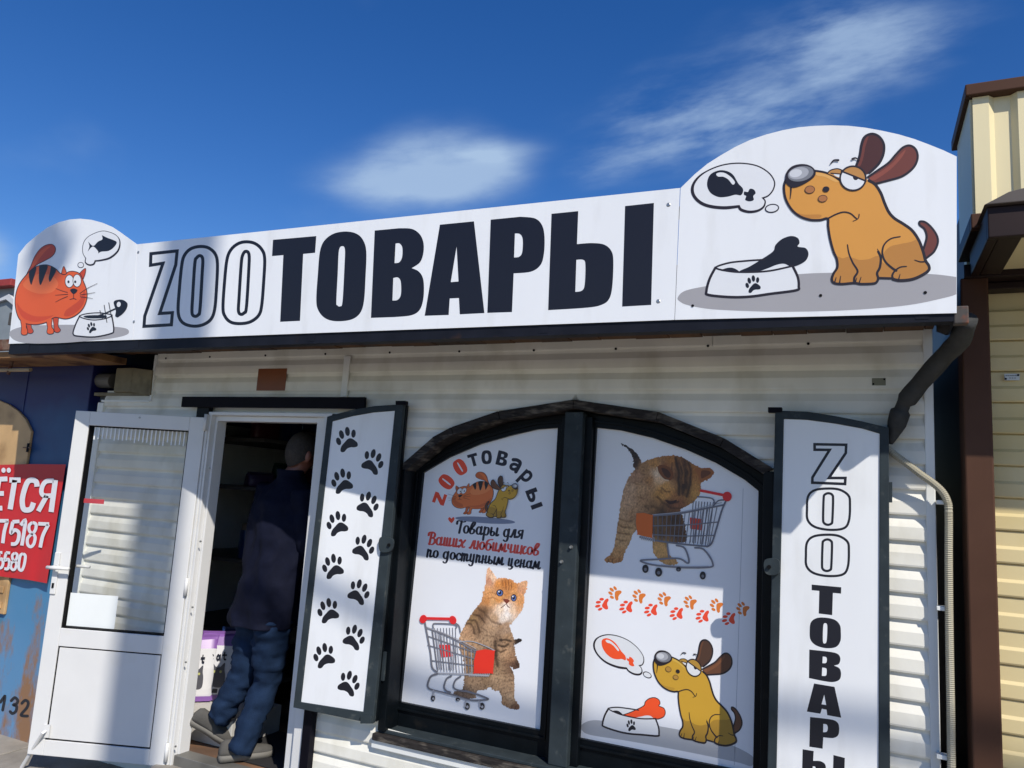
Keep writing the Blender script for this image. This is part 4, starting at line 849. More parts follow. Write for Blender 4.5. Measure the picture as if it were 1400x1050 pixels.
# script slogan
def oval(cx_, cy_, rx, ry): return [(cx_+rx*math.cos(t*math.pi/8), cy_+ry*math.sin(t*math.pi/8)) for t in range(17)]
GL = {'о': (.80, [oval(.38, .5, .28, .44)]), 'в': (.80, [[(.10, .5), (.10, .2), (.3, .04), (.56, .2), (.58, .48), (.4, .62), (.14, .52)], [(.10, .5), (.16, 1.0), (.34, 1.42), (.54, 1.42), (.52, 1.15), (.2, .66)]]),
 'а': (.92, [oval(.36, .5, .27, .44), [(.66, .95), (.63, .22), (.72, .06), (.92, .2)]]), 'р': (.86, [[(.14, .95), (.14, -.55)], [(.14, .6), (.3, .92), (.56, .92), (.66, .6), (.6, .2), (.4, .05), (.16, .2)]]),
 'ы': (1.12, [[(.12, .95), (.12, .25), (.3, .04), (.52, .16), (.52, .42), (.3, .54), (.14, .42)], [(.86, .95), (.84, .2), (.92, .06), (1.1, .2)]]), 'д': (.92, [oval(.36, .5, .27, .44), [(.66, .95), (.63, -.2), (.42, -.5), (.16, -.38)]]),
 'л': (.84, [[(.0, .12), (.12, .08), (.28, .5), (.4, .95), (.56, .95)], [(.56, .95), (.55, .2), (.64, .06), (.84, .2)]]), 'я': (.82, [[(.62, .92), (.32, .95), (.14, .74), (.28, .5), (.6, .5)], [(.62, .95), (.60, .05)], [(.4, .5), (.22, .2), (.02, .08)]]),
 'Т': (.90, [[(.02, 1.1), (.06, 1.38), (.3, 1.46), (.7, 1.36), (1.05, 1.44)], [(.56, 1.4), (.46, .04)]]), 'В': (1.0, [[(.36, 1.4), (.28, .04)], [(.02, 1.1), (.1, 1.4), (.5, 1.5), (.78, 1.25), (.7, .92), (.36, .8)], [(.36, .8), (.8, .7), (.86, .3), (.6, .03), (.16, .06)]]),
 'ш': (1.12, [[(.12, .95), (.12, .2), (.24, .05), (.42, .2), (.44, .95)], [(.44, .95), (.44, .2), (.56, .05), (.74, .2), (.78, .95)], [(.78, .95), (.77, .2), (.86, .06), (1.1, .2)]]), 'и': (.80, [[(.12, .95), (.12, .2), (.24, .05), (.42, .2), (.46, .95)], [(.46, .95), (.45, .2), (.54, .06), (.78, .2)]]),
 'х': (.78, [[(.02, .8), (.18, .94), (.34, .6), (.5, .1), (.74, .14)], [(.7, .92), (.4, .5), (.04, .06)]]), 'ю': (1.06, [[(.12, .95), (.12, .05)], [(.12, .5), (.38, .5)], oval(.66, .5, .26, .44)]), 'б': (.84, [oval(.38, .44, .28, .40), [(.10, .5), (.14, 1.0), (.36, 1.28), (.8, 1.36)]]),
 'м': (1.0, [[(.0, .12), (.1, .08), (.24, .95), (.44, .2), (.72, .95)], [(.74, .95), (.73, .2), (.82, .06), (1.0, .2)]]), 'ч': (.84, [[(.12, .95), (.14, .58), (.3, .45), (.5, .56)], [(.5, .95), (.49, .2), (.58, .06), (.82, .2)]]), 'к': (.80, [[(.12, .95), (.12, .05)], [(.14, .46), (.36, .6), (.48, .92), (.66, .9)], [(.3, .56), (.42, .14), (.56, .06), (.76, .2)]]),
 'п': (.82, [[(.12, .95), (.12, .05)], [(.12, .6), (.3, .94), (.48, .88), (.5, .7), (.49, .2), (.58, .06), (.8, .2)]]), 'с': (.70, [[(.6, .74), (.42, .95), (.16, .74), (.12, .34), (.34, .05), (.66, .22)]]), 'т': (1.14, [[(.12, .95), (.12, .05)], [(.12, .6), (.28, .94), (.44, .85), (.44, .05)], [(.44, .6), (.6, .94), (.78, .85), (.78, .2), (.86, .06), (1.1, .2)]]),
 'у': (.80, [[(.12, .95), (.12, .25), (.28, .07), (.5, .25)], [(.52, .95), (.5, -.2), (.3, -.5), (.04, -.36)]]), 'н': (.84, [[(.12, .95), (.12, .05)], [(.12, .52), (.5, .52)], [(.52, .95), (.51, .2), (.6, .06), (.82, .2)]]), 'ц': (.84, [[(.12, .95), (.12, .2), (.24, .05), (.44, .2), (.48, .95)], [(.48, .95), (.48, .1), (.62, .0), (.62, -.18), (.42, -.36), (.22, -.34)]]), 'е': (.74, [[(.14, .48), (.46, .54), (.54, .8), (.38, .95), (.16, .74), (.13, .34), (.36, .05), (.68, .22)]]), ' ': (.55, [])}
def script(text, x0, y0, x1, y1, xh, col, slant=.17, thick=.29, thin=.14):
    W_ = sum(GL[c][0] for c in text)
    ex = ((x1-x0)/W_, (y1-y0)/W_); pen = 0
    for ch in text:
        adv, strokes = GL[ch]; A = Art()
        for st in strokes:
            q = smooth2(st, False, 5) if len(st) > 2 and len(st) < 17 else st
            ws = []
            for i in range(len(q)):
                a_, b_ = q[max(i-1, 0)], q[min(i+1, len(q)-1)]; dx, dy = b_[0]-a_[0], b_[1]-a_[1]; l = math.hypot(dx, dy) or 1
                ws.append(thin+(thick-thin)*(abs(dy)/l)**1.5)
            A.I.append(('letter', 'S', ribbon(q, ws, False), None, col))
        if strokes:
            fn = comp(K6, lambda a, b, pen=pen: (x0+(pen+a+slant*b*xh/max(ex[0], 1e-6)*.9)*ex[0], y0+(pen+a)*ex[1]-b*xh))
            A.lay(PP, fn, posL, step=.00005)
        pen += adv
script('Товары для', 410, 298, 1130, 362, 88, NVY); script('Ваших любимчиков', 108, 420, 1300, 545, 88, (228, 78, 68)); script('по доступным ценам', 98, 556, 1308, 690, 82, NVY)
# ------------------------------------------------------------------ photo-printed kittens
def inside(poly, x, y):
    c = False; j = len(poly)-1
    for i in range(len(poly)):
        xi, yi = poly[i]; xj, yj = poly[j]
        if (yi > y) != (yj > y) and x < (xj-xi)*(y-yi)/(yj-yi)+xi: c = not c
        j = i
    return c
def hexc(h): return tuple(lin(int(h[i:i+2], 16)) for i in (0, 2, 4))
def segd(x, y, a, b):
    dx, dy = b[0]-a[0], b[1]-a[1]; l = dx*dx+dy*dy or 1; t = max(0, min(1, ((x-a[0])*dx+(y-a[1])*dy)/l)); return math.hypot(x-a[0]-t*dx, y-a[1]-t*dy)
def furpic(name, plane, fn, parent, polys, cols, stripes, off=.0008, step=3.0, fuzz=7.0, famt=.30, seed=0, grey=lambda x, y: 0.0, mott=lambda x, y: .3, gain=1.0):
    polys = [smooth2(p, True, 5) for p in polys]; C = [(x, y, hexc(h)) for x, y, h in cols]
    xs = [x for p in polys for x, _ in p]; ys = [y for p in polys for _, y in p]
    x0, x1, y0, y1 = min(xs)-6, max(xs)+6, min(ys)-6, max(ys)+6
    nx, ny = int((x1-x0)/step)+1, int((y1-y0)/step)+1; idx = {}; V = []; colr = []; F = []
    def vid(i, j):
        if (i, j) in idx: return idx[i, j]
        x, y = x0+i*step, y0+j*step; num = [0, 0, 0]; den = 0
        jx, jy = x+14*noise.noise(Vector((x*.02, y*.02, seed))), y+14*noise.noise(Vector((x*.02, y*.02, seed+9)))
        for cx_, cy_, c in C:
            w = 1/(((jx-cx_)**2+(jy-cy_)**2)**1.6+40); den += w
            for k_ in range(3): num[k_] += w*c[k_]
        c = [v/den for v in num]
        gy = grey(x, y); lum = .3*c[0]+.55*c[1]+.15*c[2]; c = [v+(lum*t_-v)*gy for v, t_ in zip(c, (1.18, .98, .80))]
        n_ = noise.fractal(Vector((x*.05, y*.022, seed+3)), .7, 2.0, 4); hf = noise.noise(Vector((x*.22+y*.05, y*.10, seed+8))); bl_ = noise.noise(Vector((x*.075+y*.03, y*.085-x*.02, seed+21)))
        g = gain*(1+.22*n_+.22*hf)*(1-mott(x, y)*max(0.0, min(1.0, (bl_-.02)*2.6))); g = max(.12, g)
        for pts, wd_, h, am in stripes:
            d = min(segd(jx*.4+x*.6, jy*.4+y*.6, a, b) for a, b in zip(pts, pts[1:])); f_ = am*max(0, min(1, 1.35-d/wd_)); hc = hexc(h)
            c = [c[k_]*(1-f_)+hc[k_]*f_ for k_ in range(3)]
        idx[i, j] = len(V); V.append(plane.hit(*fn(x, y), off)); colr.append((c[0]*g, c[1]*g, c[2]*g, 1)); return idx[i, j]
    for j in range(ny):
        for i in range(nx):
            x, y = x0+(i+.5)*step, y0+(j+.5)*step
            fx_, fy_ = x+fuzz*noise.noise(Vector((x*.09, y*.09, seed+1))), y+fuzz*noise.noise(Vector((x*.09, y*.09, seed+5)))
            if any(inside(p, fx_, fy_) for p in polys): F.append((vid(i, j), vid(i+1, j), vid(i+1, j+1), vid(i, j+1)))
    o = mesh(name, V, F, vcol_mat('printed_fur', famt=famt), parent)
    at = o.data.color_attributes.new('Col', 'FLOAT_COLOR', 'POINT')
    for i, c in enumerate(colr): at.data[i].color = c
    return o
DB = '3a2414'
kl = furpic('kitten_picture', PP, L2, posL,
 [[(548, 190), (565, 140), (568, 90), (574, 42), (588, 25, 1), (606, 52), (636, 92), (670, 91), (720, 100), (765, 126), (798, 112), (828, 107, 1), (822, 160), (806, 205), (804, 250), (795, 290), (770, 326), (738, 365), (718, 392), (728, 430), (742, 470), (747, 530), (757, 590), (776, 622), (776, 650), (745, 663), (722, 645), (742, 690), (746, 760), (746, 840), (762, 870), (780, 896), (770, 915), (720, 908), (682, 892), (664, 870), (668, 840), (650, 800), (615, 792), (597, 772), (560, 792), (522, 792), (502, 816), (505, 840), (440, 848), (372, 830), (370, 803), (420, 785), (432, 720), (428, 600), (405, 545), (399, 490), (408, 445), (430, 400), (452, 358), (490, 300), (538, 240)],
  [(742, 480), (778, 471), (792, 484), (752, 506)]],
 [(572, 70, 'e9b48c'), (590, 110, 'c98a68'), (612, 95, 'f0c8a4'), (800, 130, 'e2a878'), (790, 165, 'd49468'), (690, 130, 'c8792f'), (650, 130, 'd98a3c'), (740, 150, 'd0853c'), (590, 190, 'dd9a5a'), (570, 230, 'c98444'), (620, 240, 'dba164'), (650, 225, 'd89048'), (700, 195, 'cf8540'), (700, 320, 'f1e6dc'), (660, 290, 'efd2b4'), (740, 290, 'ecc8a4'), (680, 345, 'e8d8c8'), (780, 240, 'e09a58'), (770, 290, 'd9a070'), (760, 190, 'dc9650'), (690, 280, 'f4e4d8'), (560, 300, '7d5a3a'), (620, 350, 'c49a70'), (540, 330, '6d4c30'), (600, 420, 'b98c5c'), (660, 400, 'a87c50'), (700, 390, 'b08660'), (580, 480, 'b68a5a'), (640, 470, '8d6640'), (600, 560, '8a623c'), (560, 620, '7c5836'), (700, 470, 'b9854c'), (690, 560, 'c58e54'), (720, 600, 'a9733e'), (740, 635, '6a4026'), (765, 640, '54321e'), (450, 430, 'c78d54'), (430, 490, 'd39c62'), (470, 480, 'bf8a52'), (480, 350, '96703f'), (510, 420, '8a6238'), (460, 620, '9c7044'), (500, 740, 'a97e50'), (560, 720, '987042'), (640, 720, 'b88c5a'), (700, 760, 'b08454'), (720, 840, 'ba9060'), (690, 880, 'a0703c'), (750, 900, '7c4c2a'), (420, 820, '7a5c46'), (640, 660, '9a7244'), (775, 485, '2a1a12')],
 [([(438, 378), (470, 376), (492, 410), (494, 440)], 7, DB, .7), ([(455, 350), (500, 356), (522, 400), (530, 430)], 7, DB, .7), ([(490, 318), (530, 330), (556, 372)], 7, DB, .7), ([(520, 280), (560, 310), (600, 360), (660, 380)], 8, DB, .55), ([(655, 480), (690, 476), (722, 488)], 8, '2a190e', .85), ([(648, 512), (682, 520), (706, 506)], 8, '2a190e', .85), ([(640, 545), (660, 555), (690, 540)], 7, DB, .7), ([(628, 490), (630, 570), (640, 640)], 12, '2e1d10', .75),
  ([(690, 104), (694, 160)], 4, '7a4218', .7), ([(710, 106), (712, 165)], 4, '7a4218', .7), ([(728, 114), (726, 165)], 4, '7a4218', .6), ([(668, 100), (676, 140)], 4, '8a5020', .6), ([(575, 190), (600, 180), (636, 190)], 4, '9a602c', .6), ([(580, 222), (612, 214), (640, 222)], 4, '9a602c', .6), ([(540, 400), (580, 430)], 5, DB, .4), ([(560, 450), (620, 460)], 5, DB, .4), ([(680, 690), (730, 680)], 5, DB, .4), ([(670, 740), (735, 730)], 5, DB, .4), ([(690, 810), (740, 800)], 5, DB, .35), ([(700, 880), (700, 905)], 3, '3a2012', .8), ([(730, 885), (728, 910)], 3, '3a2012', .8), ([(755, 890), (752, 912)], 3, '3a2012', .8), ([(480, 360), (470, 400)], 5, DB, .4), ([(430, 540), (470, 530)], 5, '6a4828', .4)], seed=2, grey=lambda x, y: .08+.30*max(0, min(1, (y-300)/120)), mott=lambda x, y: .05+.36*max(0, min(1, (y-370)/100)), gain=1.12)
a = Art()
for cx_, cy_, rx, ry in ((655, 185, 22, 22), (742, 216, 18, 23)):
    a.E('eye#%d' % cx_, cx_, cy_, rx, ry, 0, (40, 26, 26)); a.E('eye#%d' % cx_, cx_, cy_+1, rx-5, ry-5, 0, (96, 116, 176)); a.E('eye#%d' % cx_, cx_-1, cy_-1, rx*.45, ry*.5, 0, (22, 22, 40)); a.E('eye#%d' % cx_, cx_-6, cy_-8, 5, 5, 0, (240, 240, 244))
a.F('nose', [(676, 226), (698, 224), (716, 234), (704, 248), (692, 248)], (132, 62, 44)); a.S('mouth', [(662, 278), (682, 264), (696, 252), (703, 268), (716, 276)], 4, (112, 66, 50))
a.lay(PP, L2, kl, off=.0012)
MET = (118, 118, 126); METL = (172, 172, 178); CR = (226, 42, 44)
a = Art(1.3)
a.F('seat', [(275, 508), (346, 510), (360, 582), (290, 588)], CR, False)
for i in range(9):
    t = i/8; a.S('basket', [(228+t*150, 408-4*t), (262+t*120, 662+6*t)], 3.4, MET, sm=False)
for i in range(13):
    t = i/12; x = 235+t*262; yt = 418+t*125; a.S('basket', [(x, yt), (268+t*232, 672+t*20)], 3.6, METL if i % 2 else MET, sm=False)
for y0_, y1_ in ((455, 560), (512, 600), (608, 642)): a.S('basket', [(205 if y0_ < 560 else 228, y0_), (505, y1_)], 5, MET, sm=False)
a.S('basket', [(192, 400), (300, 442), (400, 490), (505, 546), (622, 545)], 8, MET); a.S('basket', [(192, 400), (300, 434), (400, 478), (505, 534)], 3, METL)
a.S('basket', [(400, 490), (480, 488), (560, 515), (622, 545)], 4, METL)
a.S('basket', [(250, 688), (400, 692), (580, 702)], 8, METL)
for i in range(12): x = 470+i*11; a.S('basket', [(x, 684), (x-6, 706)], 4, METL, sm=False)
a.S('frame', [(186, 365), (200, 440), (222, 560), (232, 650), (262, 678)], 8, MET); a.S('frame', [(240, 405), (238, 382), (260, 376), (370, 382), (385, 402)], 6, MET); a.S('frame', [(375, 372), (400, 392), (408, 430)], 6, MET)
a.S('chassis', [(265, 690), (225, 706), (208, 740), (206, 775), (240, 793), (360, 822), (470, 855), (570, 852), (572, 842), (500, 815), (440, 798)], 9, MET); a.S('chassis', [(352, 704), (322, 722), (306, 770), (318, 795), (345, 806)], 8, MET); a.S('chassis', [(410, 706), (378, 730), (365, 770), (385, 790), (440, 800)], 8, MET)
a.S('chassis', [(245, 797), (360, 828), (470, 860)], 3, METL)
for x, y, rx, ry in ((237, 842, 13, 20), (392, 850, 13, 12), (450, 893, 17, 22), (543, 893, 17, 22)):
    a.E('wheel#%d' % x, x, y, rx, ry, 0, (42, 40, 44)); a.E('wheel#%d' % x, x+2, y+4, rx*.45, ry*.4, 0, METL)
a.S('chassis', [(440, 862), (436, 895)], 8, METL); a.S('chassis', [(525, 862), (530, 895)], 8, METL); a.S('chassis', [(239, 795), (238, 825)], 8, METL)
a.F('front_panel', [(508, 547), (616, 545), (622, 556), (612, 680), (604, 688), (498, 688), (492, 678)], (232, 52, 34), True, n=2)
a.S('handle', [(178, 344), (362, 348)], 13, CR, sm=False); a.E('handle', 176, 349, 22, 27, 20, CR); a.E('handle', 361, 355, 22, 27, -20, CR)
layp('cart_picture', PP, posL, [(a, L2)], off=.0022)
kr = furpic('kitten_picture', PP, R3, posR,
 [[(345, 352), (400, 312), (470, 286), (560, 274), (625, 286), (685, 322), (740, 350), (790, 350), (817, 378, 1), (790, 410), (738, 440), (738, 480), (718, 522), (692, 552), (640, 582), (612, 602), (628, 640), (645, 720), (645, 790), (545, 798), (535, 830), (550, 870), (592, 902), (590, 926), (522, 926), (470, 882), (450, 842), (448, 790), (445, 740), (350, 724), (312, 790), (282, 850), (265, 906), (222, 918), (176, 913), (163, 892), (200, 860), (220, 800), (236, 700), (246, 640), (256, 560), (275, 480), (302, 410)],
  [(260, 207), (285, 210), (330, 240), (366, 282), (380, 322), (350, 358), (332, 340), (330, 290), (300, 240)]],
 [(450, 310, 'a8763e'), (400, 350, '966c40'), (350, 400, '9c7250'), (310, 470, 'b08a66'), (300, 540, 'b48c66'), (380, 470, 'a87e52'), (400, 540, '9a7046'), (430, 420, '9a6a3a'), (560, 300, '9a642e'), (620, 320, '5c3a20'), (680, 350, '8a5828'), (640, 380, '4a2e18'), (600, 400, '6c4626'), (520, 350, '7c4820'), (540, 390, '6e3e1c'), (484, 390, 'dcc0a0'), (500, 420, 'c8a27a'), (520, 460, 'bc8848'), (540, 500, 'b47e40'), (490, 500, 'a8783c'), (640, 460, '4a3018'), (660, 500, '7a5228'), (690, 500, 'b08040'), (710, 460, 'a8763c'), (580, 520, '8a5a30'), (560, 560, '5a3420'), (600, 560, '7a4a2c'), (700, 370, '9a622c'), (760, 385, 'a8652f'), (800, 378, '8a5026'), (740, 420, '96602e'), (440, 580, '7e5a36'), (500, 620, '4a3220'), (580, 660, '3e2818'), (600, 740, '4a3020'), (500, 730, '5a4026'), (280, 620, 'ad865e'), (330, 640, '9c724a'), (270, 700, 'a87e50'), (300, 720, 'b48a56'), (250, 780, 'b88e5c'), (230, 860, 'b28048'), (200, 890, 'a87038'), (250, 900, 'a06a38'), (490, 840, 'bb8e54'), (540, 900, 'b08450'), (340, 320, '3c2418'), (350, 270, '2a1a14'), (290, 220, '22161a')],
 [([(245, 690), (282, 706), (325, 706)], 7, '5c3c20', .6), ([(235, 730), (270, 744), (308, 746)], 7, '5c3c20', .6), ([(228, 772), (258, 784), (292, 784)], 7, '5c3c20', .55), ([(252, 655), (290, 668), (330, 664)], 6, '5c3c20', .5), ([(585, 290), (600, 360), (606, 440), (604, 510)], 9, '2a180c', .85), ([(662, 320), (678, 380), (670, 450), (650, 520)], 9, '2a180c', .8), ([(625, 350), (634, 420), (628, 500)], 16, '2e1a0e', .8), ([(565, 320), (560, 360), (572, 410)], 6, '3a2212', .6), ([(478, 520), (510, 560), (560, 590), (640, 590)], 8, '3a2414', .6), ([(500, 470), (524, 490), (552, 490)], 5, '3a2212', .6), ([(640, 300), (652, 380), (650, 470)], 9, '3a2212', .6), ([(610, 296), (630, 360), (630, 440)], 6, '8a5c30', .5), ([(478, 340), (492, 390), (530, 418)], 4, 'd8b890', .7), ([(525, 545), (560, 556), (600, 552)], 7, '2e1a12', .8), ([(470, 520), (500, 540)], 5, '5a3820', .5), ([(480, 480), (505, 500)], 5, '6a4424', .5), ([(400, 580), (420, 590)], 7, '4a3018', .6), ([(440, 575), (500, 600)], 8, '4a3018', .6), ([(182, 896), (184, 916)], 3, '3a2012', .8), ([(205, 896), (206, 916)], 3, '3a2012', .8), ([(380, 380), (400, 390)], 5, '6a4a28', .5), ([(340, 440), (360, 450)], 5, '7a5a38', .5), ([(360, 520), (385, 525)], 5, '6a4a28', .5)], seed=11, grey=lambda x, y: .12*max(0, min(1, (480-x)/80)), mott=lambda x, y: .10+.22*max(0, min(1, (480-x)/80)), gain=1.3)
a = Art()
a.F('ear', [(474, 345), (500, 330), (545, 345), (572, 385), (556, 422), (520, 416), (490, 385)], (120, 68, 32)); a.F('ear', [(500, 350), (535, 358), (556, 388), (545, 408), (520, 396)], (74, 40, 20)); a.S('ear', [(472, 346), (482, 380), (512, 416), (540, 424)], 8, (214, 182, 146))
a.F('ear#2', [(700, 352), (745, 350), (792, 352), (814, 378), (782, 408), (735, 432), (722, 400)], (158, 94, 46)); a.F('ear#2', [(740, 366), (780, 366), (796, 380), (765, 402), (738, 410)], (108, 60, 30))
a.F('nose', [(528, 540), (552, 548), (590, 540), (584, 556), (556, 566), (534, 556)], (58, 28, 22))
a.lay(PP, R3, kr, off=.0010)
a = Art(1.3); OR2 = (214, 104, 40)
a.F('seat', [(670, 645), (742, 655), (740, 722), (672, 712)], (206, 62, 36), False)
for i in range(8): t = i/7; a.S('basket', [(690+t*120, 548+t*8), (672+t*105, 792+t*18)], 3.6, (92, 92, 104), sm=False)
for i in range(15): t = i/14; a.S('basket', [(452+t*380, 640-t*58), (456+t*330, 778+t*34)], 3.4, MET if i % 2 else (96, 96, 108), sm=False)
for q in ([(447, 695), (640, 690), (842, 672)], [(450, 748), (640, 756), (812, 752)]): a.S('basket', q, 5, MET)
a.S('basket', [(447, 634), (600, 622), (740, 596), (872, 570)], 8, (116, 116, 126)); a.S('basket', [(447, 628), (600, 614), (740, 586), (860, 556)], 3, METL)
a.S('basket', [(372, 762), (460, 782), (640, 806), (775, 818)], 8, (116, 116, 126))
for i in range(8): x = 378+i*11; a.S('basket', [(x, 752+i*2), (x+2, 776+i*2)], 4, METL, sm=False)
a.S('frame', [(886, 545), (862, 600), (832, 700), (802, 795), (772, 820)], 8, (108, 108, 120)); a.S('frame', [(715, 522), (760, 524), (806, 534), (818, 562)], 6, (108, 108, 120)); a.S('frame', [(880, 540), (840, 545), (812, 575)], 6, (108, 108, 120))
a.S('chassis', [(700, 826), (745, 832), (782, 870), (806, 918), (790, 942), (640, 945), (500, 935), (420, 922), (376, 902), (470, 896), (600, 890), (655, 918), (664, 900), (650, 850), (630, 822), (590, 812)], 8, (124, 124, 134)); a.S('chassis', [(535, 800), (540, 850), (545, 880)], 7, (124, 124, 134))
a.S('chassis', [(780, 936), (640, 938), (500, 928)], 3, METL)
for x, y, rx, ry in ((404, 952, 19, 25), (483, 972, 21, 27), (747, 992, 18, 24), (602, 954, 15, 14)):
    a.E('wheel#%d' % x, x, y, rx, ry, 0, (34, 32, 38)); a.E('wheel#%d' % x, x, y+4, rx*.45, ry*.4, 0, MET)
a.F('front_panel', [(350, 620), (442, 630), (448, 640), (445, 760), (438, 766), (362, 748), (356, 738)], OR2, True, n=2)
a.S('handle', [(736, 484), (890, 515)], 12, CR, sm=False); a.E('handle', 893, 520, 27, 29, 0, CR)
layp('cart_picture', PP, posR, [(a, R3)], off=.0022)
# faint printed floor tone and film joint on the posters
Art().S('film_joint', [(1016, 668), (1012, 800), (1004, 1046)], .7, (176, 180, 190)).lay(PP, lambda x, y: (x, y), posR)
# ------------------------------------------------------------------ small things on the wall
a, b = P(355, 503, YW-.02), P(392, 534, YW-.02)
o = boxo('wall_plate', P(352, 520, YW-.02).x, P(391, 520, YW-.02).x, YW-.022, YW-.019, P(370, 534, YW-.02).z, P(370, 504, YW-.02).z, mat('brown_plate', rgb(126, 66, 28), .35, var=.25, vscale=4), None, .001, origin=(P(370, 520, YW).x, YW-.02, P(370, 534, YW).z)); tag(o, 'small square rust brown plate on the siding above the door', 'plate')
o = boxo('nameplate', P(1192, 522, YW-.02).x, P(1211, 522, YW-.02).x, YW-.021, YW-.018, P(1200, 527, YW-.02).z, P(1200, 517, YW-.02).z, mat('grey_plate', rgb(122, 122, 104), .5), None, .001, origin=(P(1200, 522, YW).x, YW-.02, P(1200, 527, YW).z)); tag(o, 'tiny grey metal nameplate on the siding near the right corner', 'plate')
for q in ((1194, 525), (1209, 518.5)):
    p = P(*q, YW-.0215); MB().tube([p, p+Vector((0, -.002, 0))], .004, 8).build('rivet', M_BLACKR, o)
# electrical box with lamp under the sign's left end
bxm = mat('beige_metal', rgb(120, 112, 88), .6, var=.15, vscale=10, col2=rgb(92, 84, 62), mixs=8, lo=.5, hi=.7)
BY = 3.36; p0 = P(131, 541, BY); p1 = P(180, 500, BY); p2 = P(208, 538, BY)
el = empty('junction_box', (p1.x, BY+.1, p0.z), 'beige electrical box with a drum beside it under the sign end', 'electrical box')
boxo('cabinet', P(157, 520, BY).x, P(181, 520, BY).x, BY, BY+.2, P(165, 536, BY).z, P(165, 503, BY).z, bxm, el, .004)
V, F = prism([P(181.3, 502.5, BY), P(208, 506, BY), P(205, 540, BY), P(177.5, 536, BY)], [], (0, 1, 0), .2); recalc(mesh('side_cover', V, F, bxm, el, bevel=.004))
boxo('tray', P(129.5, 530, BY+.02).x, P(205, 530, BY+.02).x, BY+.02, BY+.22, P(150, 541, BY+.02).z, P(150, 536.5, BY+.02).z, bxm, el, .003)
MB().tube([P(132, 520.5, BY+.07), P(156.5, 521, BY+.07)], .05, 18).build('drum', mat('grey_drum', rgb(92, 90, 88), .5, var=.1), el, smooth=False, bevel=.004)
boxo('bracket', P(139, 495, BY+.2).x, P(155, 495, BY+.2).x, BY+.2, BY+.22, P(145, 512, BY+.2).z, P(145, 488, BY+.2).z, M_STEEL, el)
# insulated pipe and corrugated conduit at the right corner
pm_ = mat('pipe_wrap', rgb(58, 59, 59), .7, spec=.2, var=.25, vscale=14, bump=.4, bscale=40)
pts = [(1322, 436, 2.98), (1312, 466, 3.08), (1290, 488, 3.17), (1258, 524, 3.26), (1236, 551, 3.31), (1230, 566, 3.325), (1226, 580, 3.335), (1216, 606, 3.36)]
pp = [P(*q) for q in pts]; path = []
for i in range(len(pp)-1):
    for t in range(5): path.append(pp[i].lerp(pp[i+1], t/5))
path.append(pp[-1]); rs = [.036*(1+.10*noise.noise(v*19)) for v in path]
rs[20:24] = [r*.72 for r in rs[20:24]]; rs[-5:] = [.030, .026, .022, .018, .012]
o = MB().tube(path, rs, 14).build('wrapped_pipe', pm_, None, smooth=True, origin=pp[-1]); tag(o, 'dark grey wrapped pipe slanting down from sign corner to the wall', 'pipe')
cm = mat('conduit_plastic', rgb(168, 162, 142), .5, var=.1)
cp = [(1214, 613, 3.36), (1224, 622, 3.35), (1240, 634, 3.335), (1258, 648, 3.33), (1275, 660, 3.33), (1288, 672, 3.33), (1295, 685, 3.33), (1297, 700, 3.33), (1297, 760, 3.33), (1297.5, 830, 3.33), (1298.5, 900, 3.33), (1300, 980, 3.33), (1301, 1060, 3.33), (1303, 1180, 3.33)]
sm2 = smooth2([(i, 0) for i in range(2)], False); pts3 = [P(*q) for q in cp]; path = []
for i in range(len(pts3)-1):
    p0, p1, p2, p3 = pts3[max(i-1, 0)], pts3[i], pts3[i+1], pts3[min(i+2, len(pts3)-1)]
    L_ = (p2-p1).length; k_ = max(2, int(L_/.0035))
    for j in range(k_):
        t = j/k_; path.append(.5*((2*p1)+(-p0+p2)*t+(2*p0-5*p1+4*p2-p3)*t*t+(-p0+3*p1-3*p2+p3)*t**3))
con = MB().tube(path, [.0150 if i % 2 else .0128 for i in range(len(path))], 10).build('corrugated_conduit', cm, None, origin=(pts3[-1].x, 3.33, 0)); tag(con, 'thin beige corrugated conduit running down the right wall corner', 'conduit')
for y in (687, 832, 1035):
    c = P(1289.5, y, 3.345); MB().box(c.x-.022, c.x+.016, 3.336, 3.376, c.z-.008, c.z+.008).build('clip', M_TRIM, con, bevel=.002)
